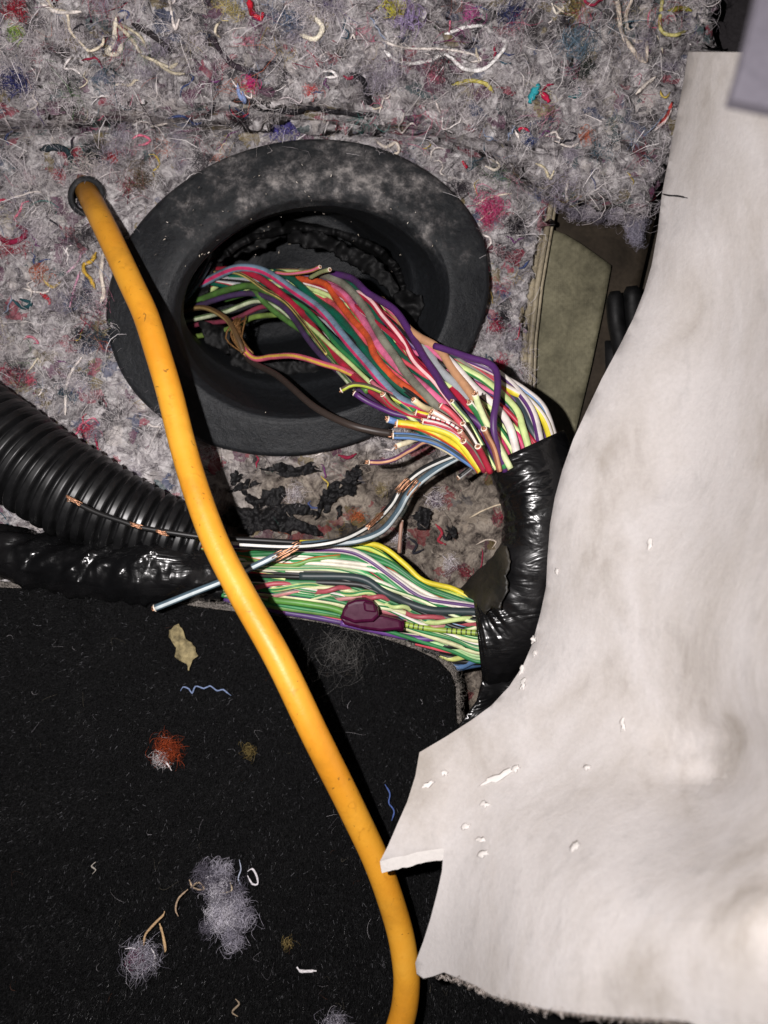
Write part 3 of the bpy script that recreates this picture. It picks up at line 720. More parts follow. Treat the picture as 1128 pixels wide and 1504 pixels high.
# ------------------------------------------------------------------ steel bracket beside the felt, recess parts behind the foam
def mat_bracket(name, base, weave):
    m, nt, b = nodes(name)
    n = noise(nt, 60, 6, 0.65, 0.5); n2 = noise(nt, 700, 3, 0.6)
    c = ramp(nt, n.outputs[0], [(0.3, tuple(v * 0.5 for v in lin(base))), (0.5, lin(base)), (0.72, tuple(min(1, v * 1.5) for v in lin(base)))])
    f = ramp(nt, n2.outputs[0], [(0.35, G(0.8)), (0.65, G(1.08))])
    nt.links.new(mix(nt, 1.0, c.outputs[0], f.outputs[0], 'MULTIPLY'), b.inputs['Base Color'])
    b.inputs['Roughness'].default_value = 0.42; b.inputs['Specular IOR Level'].default_value = 0.5
    h = n2.outputs[0]
    if weave:
        w1 = N(nt, 'ShaderNodeTexWave', Scale=480.0, wave_type='BANDS', bands_direction='X'); w2 = N(nt, 'ShaderNodeTexWave', Scale=480.0, wave_type='BANDS', bands_direction='Y')
        nt.links.new(pos(nt), w1.inputs[0]); nt.links.new(pos(nt), w2.inputs[0])
        h = mix(nt, 0.5, w1.outputs[0], w2.outputs[0])
    bump(nt, b, h, 0.12, 0.0002)
    return m
M_BRK = mat_bracket('primed_steel', '8a806c', False); M_PATCH = mat_bracket('woven_patch', '6a6653', True)
br = thing('steel_bracket', P(800, 470, -26), 'olive steel bracket with folded edge standing beside the felt', 'bracket')
zb_ = lambda x, y: -8.0 + 0 * x - 0.035 * (x - 780)
link('plate', sheet_mesh('plate', [(786, 240), (836, 235), (900, 240), (985, 250), (960, 330), (930, 460), (860, 640), (840, 760), (752, 760), (758, 600), (775, 460)], lambda x, y: zb_(x, y) - 2.0, 12, 2), mat_bracket('brown_steel', '352e26', False), parent=br)
link('patch', sheet_mesh('patch', [(808, 336), (830, 344), (852, 357), (876, 374), (898, 390), (886, 455), (868, 540), (846, 632), (830, 700), (762, 700), (768, 560), (784, 470)], lambda x, y: zb_(x, y) + 1.2 + 1.5 * fbm(x / 70, y / 90, 3, 2), 9, 1.2), M_PATCH, parent=br)
ex = np.array([806, 793, 781, 772, 769, 772]); ey = np.array([270, 350, 420, 500, 580, 680])
for w0, w1, h in [(-14, 4, 0.5), (5, 12, 2.2), (13, 17, 0.6)]:
    poly = [(x + w0, y) for x, y in zip(ex, ey)] + [(x + w1, y) for x, y in zip(ex[::-1], ey[::-1])]
    link('folded_edge', sheet_mesh('fold', poly, lambda x, y, h=h: -5.0 + h + 0.5 * fbm(x / 30, y / 60, 1, 2), 5, 2.5), M_BRK, parent=br)
clip = thing('black_clip', P(915, 470, -26), 'black plastic clip with two rounded fingers behind the white foam', 'clip')
for k, (pts, w) in enumerate([([(903, 428), (905, 470), (914, 520), (920, 580)], 13), ([(928, 420), (930, 465), (934, 520), (940, 580)], 14)]):
    p = catmull(P(np.array([q[0] for q in pts]), np.array([q[1] for q in pts]), np.array([-1 + k, -2, -4, -16])), 0.0015)
    rr = np.full(len(p), w * 0.00022); rr[0] *= 0.55; rr[1] *= 0.85
    link('finger', tube_mesh('finger', p, rr, 10), M_BLKRUB, parent=clip)
link('base', sheet_mesh('clipbase', [(890, 500), (960, 500), (965, 640), (895, 640)], lambda x, y: -12.0 + 0 * x, 15, 13), M_BLKRUB, parent=clip)
dt = link('side_trim', sheet_mesh('side_trim', [(1033, -260), (1400, -260), (1400, 330), (1060, 330), (1036, 120)], lambda x, y: 22.0 + 0.01 * (x - 1033) + 1.2 * fbm(x / 60, y / 200, 2, 2), 22, 40), M_DTRIM,
          label='dark plastic side trim between felt and upper end of the white foam', cat='trim'); sharp(dt)

# ------------------------------------------------------------------ carpet
carp_z = tps([(0, 868, 17), (150, 872, 19), (330, 900, 20), (480, 922, 20), (600, 955, 20), (660, 985, 19), (668, 1060, 20), (0, 1100, 26), (350, 1100, 27), (600, 1150, 26), (0, 1500, 34), (400, 1500, 33), (760, 1500, 30), (760, 1200, 26), (-250, 1000, 24), (200, 1900, 36)])
carp_poly = [(-260, 862), (0, 864), (80, 866), (150, 872), (230, 884), (330, 898), (420, 908), (480, 918), (560, 938), (610, 955), (645, 972), (660, 988), (667, 1008), (669, 1060), (690, 1085), (800, 1100), (900, 1300), (900, 1800), (-260, 1800)]
cz = lambda x, y: carp_z(x, y) + 0.8 * fbm(x / 60, y / 60, 2, 2)
carpet = link('black_carpet', sheet_mesh('carpet', carp_poly, cz, 14, 2.5), M_CARP, label='black cut pile carpet folded back below the wire bundle and strewn with lint', cat='carpet')
edge = [(a, b) for a, b in carp_poly[:15]]
bpoly = [(a, b - 9) for a, b in edge[:11]] + [(668, 980), (675, 1008), (677, 1060), (697, 1085)] + [(800, 1106), (880, 1300), (880, 1790), (-255, 1790)]
link('backing', sheet_mesh('backing', bpoly, lambda x, y: cz(x, y) - 3.2 + 0.7 * fbm(x / 8, y / 8, 1, 2), 14, 4.0, rag=3), M_BACK, parent=carpet)
n = 210000
x = rng.uniform(-30, 790, n); y = rng.uniform(855, 1540, n); k = inside(carp_poly, x, y); x = x[k]; y = y[k]; n = len(x)
d = rng.normal(0, 0.38, (n, 3)); d[:, 2] = 1; d[:, 0] += 0.5 * vnoise(x / 40, y / 40, 1); d[:, 1] += 0.5 * vnoise(x / 40, y / 40, 5); d /= np.linalg.norm(d, axis=1)[:, None]
c = np.tile(np.array(lin('232324')), (n, 1)) * rng.uniform(0.3, 1.7, (n, 1)); sel = rng.random(n) < 0.018; c[sel] = np.array(lin('6c6c70'))
V, F, C = fibres(P(x, y, cz(x, y) - 0.2), d, rng.uniform(0.9, 1.9, n) * 1e-3, rng.uniform(0.05, 0.09, n) * 1e-3, c, 1, 0.2, 0, 0.3)
link('pile', mesh_np('pile', V, F, col=C), M_PILE, parent=carpet, kind='stuff')
n = 2600
t = rng.random(n); ei = np.array(bpoly[:15]); L = np.r_[0, np.cumsum(np.linalg.norm(np.diff(ei, axis=0), axis=1))]
ex = np.interp(t * L[-1], L, ei[:, 0]); ey = np.interp(t * L[-1], L, ei[:, 1]) + rng.uniform(0, 8, n)
d = rng.normal(size=(n, 3)); d /= np.linalg.norm(d, axis=1)[:, None]; d[:, 2] = np.abs(d[:, 2])
c = np.array([lin('8a847c'), lin('6a645e'), lin('b0a8a0'), lin('3a3836')])[rng.integers(0, 4, n)]
V, F, C = fibres(P(ex, ey, cz(ex, ey) - 2.4), d, rng.uniform(0.8, 2.6, n) * 1e-3, rng.uniform(0.03, 0.06, n) * 1e-3, c, 4, 0.6)
link('edge_fuzz', mesh_np('edge_fuzz', V, F, col=C), M_FIB, parent=carpet, kind='stuff')

# ------------------------------------------------------------------ wires
hz = tps([(180, 450, -44), (270, 450, -38), (300, 400, -34), (350, 410, -26), (440, 400, -18), (440, 440, -14), (500, 405, -8), (520, 480, 4), (600, 540, 18), (640, 500, 16), (680, 600, 29), (730, 560, 24), (770, 650, 33), (826, 632, 26), (716, 683, 31), (560, 600, 20), (580, 640, 20), (500, 570, 13), (620, 660, 20), (430, 540, -8), (780, 720, 33)])
lz = tps([(200, 800, 10), (270, 815, 13), (340, 850, 15), (400, 815, 16), (420, 860, 19), (420, 900, 18), (560, 805, 14), (560, 870, 20), (560, 930, 17), (640, 860, 16), (640, 910, 21), (640, 960, 14), (700, 885, 18), (700, 930, 23), (700, 985, 14), (760, 930, 24)])
harness = thing('wire_harness', P(740, 760, -9), 'cut wire harness of many coloured wires wrapped in black tape, looping out of the grommet', 'wire harness')
import colorsys
def dull(h, s=0.86):
    r_, g_, b_ = [int(h[i:i + 2], 16) / 255 for i in (0, 2, 4)]
    hh, ll, ss = colorsys.rgb_to_hls(r_, g_, b_)
    r_, g_, b_ = colorsys.hls_to_rgb(hh, ll * 0.93, ss * s)
    return '%02x%02x%02x' % (int(r_ * 255), int(g_ * 255), int(b_ * 255))
def wire(pts, zfun, layer, c1, c2=None, r=6.0, parent=None, label=None, cut=None, marks=False, grime=0.0, name='wire', zs=None, twist=None, dz=2.0, ends=()):
    """pts in pixels (a third value adds to the height); r half thickness in pixels; ends: 0 / -1 = cut end showing copper"""
    q = np.array([(p[0], p[1], (p[2] if len(p) > 2 else 0)) for p in pts], float)
    z = (zfun(q[:, 0], q[:, 1]) if zs is None else np.array(zs, float)) + layer * dz + q[:, 2]
    p = catmull(P(q[:, 0], q[:, 1], z), 0.0012)
    r = r * 0.9
    rr = r * 0.000205
    me = tube_mesh('wire', p, rr, 10, True, twist if twist is not None else random.uniform(-4, 4), random.uniform(-0.14, 0.14))
    o = link(name, me, mat_wire(dull(c1), dull(c2) if c2 else None, marks, max(grime, 0.25)), parent=parent if parent is not None else harness)
    if label: o['label'] = label
    for e in ends:
        a = p[0] if e == 0 else p[-1]; b = p[1] if e == 0 else p[-2]
        tip(o, a, a - b, rr)
    return o
def tip(o, a, d, rr, lip='e6d8c8'):
    """pale insulation lip and the copper strands of a cut wire"""
    d = d / np.linalg.norm(d)
    t = np.linspace(0, 2 * np.pi, 17)
    u = np.cross(d, [0.3, 0.2, 1.0]); u /= np.linalg.norm(u); v = np.cross(d, u)
    lp = a + d * rr * 0.1 + rr * 0.86 * (np.cos(t)[:, None] * u + np.sin(t)[:, None] * v)
    link('cut_lip', tube_mesh('lip', lp, rr * 0.22, 6, False), mat_wire(lip), parent=o)
    Vs = []; Fs = []; k = 0
    for i in range(7):
        g = 0 if i == 0 else 0.5; th = i * 1.05
        s = a + rr * g * (math.cos(th) * u + math.sin(th) * v) - d * rr * 0.3
        e = s + d * rr * random.uniform(0.7, 1.5) + rr * 0.25 * rng.normal(size=3)
        V, F, _ = tube_data(np.stack([s, (s + e) / 2 + 0.08 * rr * rng.normal(size=3), e]), rr * 0.24, 5)
        Vs.append(V); Fs.append(F + k); k += len(V)
    link('copper_strands', mesh_np('copper', np.vstack(Vs), tri_safe(np.vstack(Fs))), M_COPPER, parent=o)

RED, STEEL, DGRN, ORG, PINK, OLV, PUR, TAN, GRY, WHT, YEL, PGRN, CORAL, SLATE, BLU, BRN, LBL, MAG, GRN, BLK = ('c01a38', '7f97ac', '08644c', 'e2582c', 'e0749a', '8d8c7c', '55246e', 'c99873', 'a9adb0', 'ece6e2', 'ecd93a', 'd3e3a0', 'e05c68', '36474e', '5b7fae', '3a2c28', '6c93cc', 'd8346c', '2f8a48', '1b1b1d')
up = [  # traced wires of the upper bundle, with their layer from below to above
 ([(300, 396, -6), (366, 401), (433, 449), (473, 497), (507, 539), (560, 585), (640, 640), (715, 690)], 1.0, RED, None, 6.4),
 ([(290, 420, -3), (334, 398), (361, 393), (393, 401), (433, 428), (473, 457), (513, 505), (540, 536), (564, 564), (590, 588), (630, 604), (700, 650), (740, 690)], 1.8, STEEL, MAG, 7.6),
 ([(370, 398, -8), (421, 405), (463, 440), (495, 463), (527, 502), (555, 541), (587, 569), (640, 605), (735, 690)], 1.2, DGRN, None, 7.0),
 ([(400, 404, -8), (442, 410), (477, 417), (495, 440), (518, 470), (541, 495), (551, 523), (578, 555), (610, 578), (650, 604), (740, 690)], 1.6, ORG, None, 6.2),
 ([(440, 408, -10), (495, 426), (523, 456), (546, 491), (562, 516), (590, 545), (615, 562), (655, 596), (690, 630), (745, 690)], 1.4, PINK, CORAL, 7.0),
 ([(440, 398, -6), (479, 405), (509, 421), (537, 454), (560, 495), (580, 523), (600, 552), (650, 605), (740, 690)], 2.0, OLV, None, 7.0),
 ([(460, 402, -8), (504, 412), (532, 435), (560, 479), (578, 509), (610, 541), (660, 590), (750, 690)], 1.2, DGRN, None, 6.6),
 ([(455, 400, -6), (493, 403), (518, 410), (541, 431), (578, 454), (601, 486), (622, 523), (640, 550), (655, 575), (682, 606), (709, 629), (735, 690)], 2.6, PUR, None, 6.2),
 ([(480, 410, -6), (537, 437), (564, 467), (592, 500), (610, 532), (640, 562), (670, 600), (700, 640), (750, 690)], 1.9, RED, 'f0d0d0', 6.0),
 ([(440, 420, -8), (500, 455), (540, 505), (580, 550), (620, 572), (660, 612), (740, 690)], 0.8, CORAL, None, 6.4),
 ([(420, 420, -6), (470, 450), (510, 500), (545, 550), (600, 590), (740, 690)], 0.3, '4a3c58', None, 5.5),
 ([(470, 412, -8), (525, 470), (565, 525), (610, 556), (660, 590), (700, 630), (755, 688)], 1.0, '7fa04c', '3a2a4a', 5.6),
 ([(520, 430, -8), (580, 500), (612, 545), (650, 578), (690, 615), (755, 688)], 0.9, '6c9a4c', RED, 5.4),
 ([(560, 440, -8), (605, 488), (642, 511), (669, 548), (699, 589), (722, 636), (750, 690)], 2.4, TAN, None, 7.2),
 ([(560, 460, -8), (621, 511), (648, 545), (672, 569), (710, 620), (755, 690)], 1.6, GRY, None, 7.0),
 ([(610, 490, -6), (658, 528), (696, 569), (726, 596), (749, 629), (764, 690)], 2.2, WHT, PUR, 6.6),
 ([(640, 510, -6), (690, 530), (729, 548), (760, 575), (783, 609), (796, 665)], 2.0, WHT, PUR, 7.0),
 ([(690, 530, -6), (740, 556), (770, 574), (798, 600), (816, 650)], 1.6, WHT, BLU, 6.4),
 ([(690, 540, -6), (745, 570), (776, 589), (800, 618), (812, 655)], 1.8, YEL, WHT, 6.6),
 ([(640, 520, -6), (682, 542), (716, 562), (756, 599), (768, 630), (780, 672)], 2.2, PGRN, GRN, 5.8),
 ([(640, 515, -6), (679, 532), (736, 572), (756, 609), (772, 640), (790, 672)], 1.4, CORAL, OLV, 5.8),
 ([(620, 500, -6), (669, 524), (716, 546), (750, 575), (776, 623), (800, 668)], 1.2, SLATE, None, 6.4),
 ([(600, 490, -6), (660, 535), (700, 580), (735, 620), (775, 680)], 0.8, PGRN, None, 5.6),
 ([(690, 545, -6), (730, 590), (765, 625), (790, 670)], 0.6, GRN, None, 6), ([(720, 560, -6), (770, 590), (800, 630), (812, 660)], 0.8, YEL, GRN, 6),
 ([(700, 550, -4), (750, 585), (785, 620), (806, 660)], 1.0, '6a4a8a', WHT, 5.6), ([(640, 540, -4), (680, 590), (720, 640), (745, 688)], 1.8, RED, None, 6), ([(650, 560, -4), (700, 606), (736, 650), (752, 688)], 1.7, MAG, RED, 6),
 ([(640, 560, -4), (690, 612), (725, 655), (742, 688)], 1.2, CORAL, WHT, 6), ([(690, 580, -4), (725, 620), (752, 660), (762, 688)], 1.5, GRN, PGRN, 5.6), ([(700, 570, -4), (738, 612), (766, 650), (772, 684)], 1.0, MAG, None, 6),
 ([(740, 580, -4), (770, 620), (788, 650), (796, 676)], 0.7, CORAL, None, 6), ([(760, 585, -4), (790, 615), (806, 650)], 0.4, GRN, YEL, 6),
 ([(638, 508, 2), (660, 515, 3), (689, 525, 5), (714, 532, 7), (727, 542, 8), (731, 560, 8), (729, 590, 7), (725, 615, 6), (727, 645, 4), (742, 692, 0)], 2.6, PUR, None, 5.4),
 # inside the bowl
 ([(225, 455, -6), (268, 449), (300, 438), (326, 428), (366, 420), (395, 432), (440, 470), (510, 545)], 0.8, '4d7a30', None, 6.4),
 ([(330, 440, -6), (372, 430), (388, 444), (409, 462), (441, 484), (470, 500), (540, 575)], 1.2, '568a3a', None, 5.4),
 ([(240, 470, -6), (300, 446), (345, 433), (380, 433), (420, 454), (470, 520), (560, 600)], 1.4, '4a3260', None, 5.4),
 ([(290, 400, -6), (348, 401), (388, 425), (425, 449), (480, 520)], 1.6, 'cdb86a', '4a3a28', 3.2),
 ([(235, 480, -4), (280, 470), (330, 458), (375, 442), (410, 452), (450, 492), (520, 570)], 0.6, 'cfd8b8', '5a7a44', 4.6),
 ([(235, 500, -4), (285, 478), (340, 470), (390, 450), (430, 470), (480, 530)], 0.2, '8a3048', None, 4.6),
 ([(240, 500, -4), (300, 492), (345, 480), (372, 466), (410, 462)], 0.6, '7c9a40', None, 5.0),
 ([(262, 438, 0), (280, 420, 5), (305, 380, 7), (312, 362, 6)], 1.2, SLATE, GRY, 5), ([(270, 445, 0), (294, 412, 5), (310, 384, 7)], 1.8, '4a5a66', WHT, 4),
 ([(250, 462, -2), (268, 457), (300, 452, 4), (332, 468, 7), (348, 494, 8), (358, 518, 6)], 1.6, '6e4f2c', 'a88a50', 5.2),
]
COLN = {RED: 'red', STEEL: 'steel blue', DGRN: 'dark green', ORG: 'orange', PINK: 'pink', OLV: 'olive grey', PUR: 'purple', TAN: 'tan', GRY: 'grey', WHT: 'white', YEL: 'yellow', PGRN: 'pale green', CORAL: 'coral', SLATE: 'slate', BLU: 'blue', BRN: 'brown', LBL: 'light blue', MAG: 'magenta', GRN: 'green', BLK: 'black'}
def wlabel(c1, c2, tail): 
    a = COLN.get(c1)
    if not a: return None
    b = COLN.get(c2) if c2 else None
    return a + ' wire ' + (('with ' + b + ' stripe ') if b else '') + tail
for pts, lay, c1, c2, r in up:
    wire(pts, hz, lay, c1, c2, r, label=wlabel(c1, c2, 'in the upper bundle'), grime=0.55 if pts[0][0] < 480 else 0.15)
# wires lying underneath fill the bundle
for k in range(26):
    u = (k + 0.5) / 26; u2 = min(1, max(0, u + random.gauss(0, 0.14)))
    a = np.array([300 + 60 * u, 415 - 12 * u]); b = np.array([430 + 70 * u, 462 - 52 * u]); c = np.array([545 + 105 * u2, 580 - 60 * u2]); d = np.array([650 + 120 * u, 655 - 80 * u]); e = np.array([722 + 100 * u, 692 - 50 * u])
    c1, c2 = random.choice([(RED, None), (CORAL, WHT), (PUR, None), (DGRN, None), (ORG, BLK), (WHT, RED), (YEL, GRN), (BLU, None), (TAN, BRN), (GRY, None), (PGRN, None), (BLK, WHT), (BRN, None), (MAG, None)])
    wire([(a[0] - 60, a[1] + 30, -4), tuple(a), tuple(b), tuple(c), tuple(d), tuple(e)], hz, -0.9 - (k % 3) * 0.9, c1, c2, random.uniform(5, 6.2), grime=0.3)
# thin signal wires winding between the thicker ones
for k in range(22):
    u = (k + 0.5) / 22; w = lambda s: random.gauss(0, s)
    c1, c2 = random.choice([(WHT, RED), (PGRN, None), (RED, WHT), ('8a7aa0', None), (GRN, None), (CORAL, None), (MAG, None), (DGRN, None), ('8a1c34', None), ('c8c0b8', PUR), (PUR, None), (PINK, None), (BLK, None)])
    wire([(330 + 60 * u, 412 - 10 * u, -6), (430 + 70 * u + w(3), 458 - 50 * u + w(3), -1), (500 + 85 * u + w(4), 520 - 55 * u + w(4), w(1)), (565 + 95 * u + w(4), 585 - 62 * u + w(4), w(1)), (650 + 118 * u + w(3), 652 - 82 * u + w(3), w(1)), (722 + 96 * u, 690 - 50 * u)], hz, 0.7 + random.random(), c1, c2, random.uniform(3.2, 4.4), grime=0.3)
for k in range(20):
    u = (k + 0.5) / 20; w = lambda s: random.gauss(0, s)
    c1, c2 = random.choice([(WHT, GRN), (PGRN, None), ('b8d8a0', GRN), ('58a064', None), ('dfe6c0', GRN), ('e8e4d8', None), ('2f8f4c', None), ('247a40', None), (BLK, None), ('24343a', None), ('dcdcb0', PUR)])
    wire([(252, 800 + 45 * u), (330, 812 + 62 * u + w(2)), (420, 808 + 84 * u + w(3)), (500, 806 + 100 * u + w(3)), (565, 822 + 108 * u + w(3)), (620, 856 + 90 * u + w(3)), (664, 874 + 88 * u + w(2)), (705, 888 + 86 * u), (740, 900 + 60 * u)], lz, 1.3 + random.random() * 0.9, c1, c2, random.uniform(3.2, 4.2))
# cut wires that spring back from the tape
cuts = [
 ([(502, 573, 5), (520, 565, 4), (548, 570, 3), (590, 592), (640, 625), (715, 690)], 2.6, '5c4a3e', 'b8c832', 4.6), ([(521, 578, 5), (540, 590, 3), (575, 606), (620, 622), (720, 692)], 2.2, PUR, None, 4.6),
 ([(563, 580, 7), (575, 594, 4), (600, 608), (640, 622), (718, 690)], 3.0, '8c8a66', RED, 4.8), ([(570, 616, 6), (590, 622, 4), (630, 632), (670, 655), (706, 690)], 3.0, LBL, None, 5.2),
 ([(584, 622, 4), (612, 626, 3), (646, 640), (680, 662), (706, 692)], 4.0, YEL, ORG, 6.4), ([(596, 622, 2), (640, 630, 2), (672, 646), (706, 690)], 4.4, YEL, None, 6.0), ([(578, 640, 4), (610, 642, 3), (650, 654), (704, 690)], 2.6, LBL, SLATE, 5.6),
 ([(583, 655, 6), (598, 650, 4), (624, 646, 0), (690, 680)], 1.8, 'efe6cc', None, 4.4), ([(542, 679, 8), (560, 679, 6), (580, 674, 5), (605, 660, 3), (634, 650), (700, 686)], 1.4, '6a3c66', TAN, 4.4),
 ([(622, 619, 5), (645, 624, 3), (676, 640), (715, 690)], 4.6, WHT, RED, 5.0), ([(608, 588, 7), (622, 598, 4), (640, 606), (670, 632), (720, 690)], 4.0, 'e8d8b0', None, 4.8), ([(636, 605, 7), (655, 616, 4), (680, 636), (722, 690)], 4.6, 'd8b0a0', WHT, 5.0),
 ([(612, 606, 5), (640, 614, 3), (670, 628), (722, 690)], 3.8, RED, YEL, 5.0), ([(664, 590, 8), (674, 602, 5), (692, 625, 2), (728, 690)], 4.0, '54705c', PGRN, 4.2), ([(690, 592, 9), (700, 606, 6), (716, 632, 2), (742, 688)], 4.0, GRN, WHT, 4.8),
 ([(698, 580, 11), (704, 598, 7), (718, 628, 3), (750, 688)], 4.4, 'dfe8b8', None, 4.8), ([(711, 630, 8), (717, 642, 5), (726, 660, 2), (734, 692)], 4.6, 'a05c44', TAN, 4.6), ([(680, 622, 9), (690, 636, 5), (704, 660, 2), (722, 694)], 5.0, '5a463e', WHT, 4.2),
 ([(676, 634, 8), (688, 650, 5), (700, 668), (716, 694)], 5.4, 'b0705c', None, 4.2), ([(681, 648, 7), (692, 660, 4), (712, 692)], 5.6, 'a8203c', OLV, 5.0), ([(702, 656, 7), (708, 668, 4), (720, 694)], 6.0, RED, None, 4.8), ([(545, 560, 4), (560, 572, 3), (600, 592), (680, 645)], 2.0, 'c06878', None, 3.6),
 ([(648, 596, 6), (664, 608, 4), (700, 650), (726, 692)], 3.4, CORAL, None, 4.6), ([(630, 612, 5), (660, 622, 3), (700, 655), (716, 690)], 5.0, 'c8283c', WHT, 4.2),
]
for pts, lay, c1, c2, r in cuts:
    wire(pts, hz, lay * 0.75, c1, c2, r, label=wlabel(c1, c2, 'cut short beside the tape'), ends=(0,), marks=(c1 == 'c8283c'))
wire([(348, 500, 6), (372, 526, 6), (400, 524, 8), (433, 523, 8), (473, 534, 4), (518, 550, 0), (600, 600, -4), (700, 680, -4)], hz, 1.0, 'd8647c', 'd8b04c', 5.2, label='pink wire with yellow stripe crossing the bowl', grime=0.4)
wire([(352, 505, 4), (369, 531, 6), (408, 552, 10), (461, 597, 10), (509, 622, 8), (545, 632, 6), (576, 637, 4)], hz, 0.4, '3c302c', None, 6.0, label='dark brown wire hanging across the bowl', ends=(-1,), grime=0.3)
wire([(405, 400, 4), (425, 402, 6), (455, 398, 9), (470, 392, 11)], hz, 3.0, 'c88a5a', PINK, 3.2, ends=(-1,)); wire([(455, 408, 4), (470, 400, 8), (484, 396, 11)], hz, 3.0, '9aa070', None, 3.6, ends=(-1,))
# bare copper knot in the bowl
V_, F_, k_ = [], [], 0
for i in range(14):
    a = P(352 + random.gauss(0, 4), 470 + random.gauss(0, 4), -16); b = P(348 + random.gauss(0, 9), 496 + random.gauss(0, 5), -15); c = P(366 + random.gauss(0, 5), 522 + random.gauss(0, 4), -14)
    V, F, _ = tube_data(catmull([a, b, c], 0.002), 0.00035, 5); V_.append(V); F_.append(F + k_); k_ += len(V)
link('bare_strands', mesh_np('strands', np.vstack(V_), tri_safe(np.vstack(F_))), mat_plain('tarnished_copper', lin('7a5834'), 0.45, 0.5, 1500, 0.4, 0.3, 0.0002, 0.6), parent=harness)

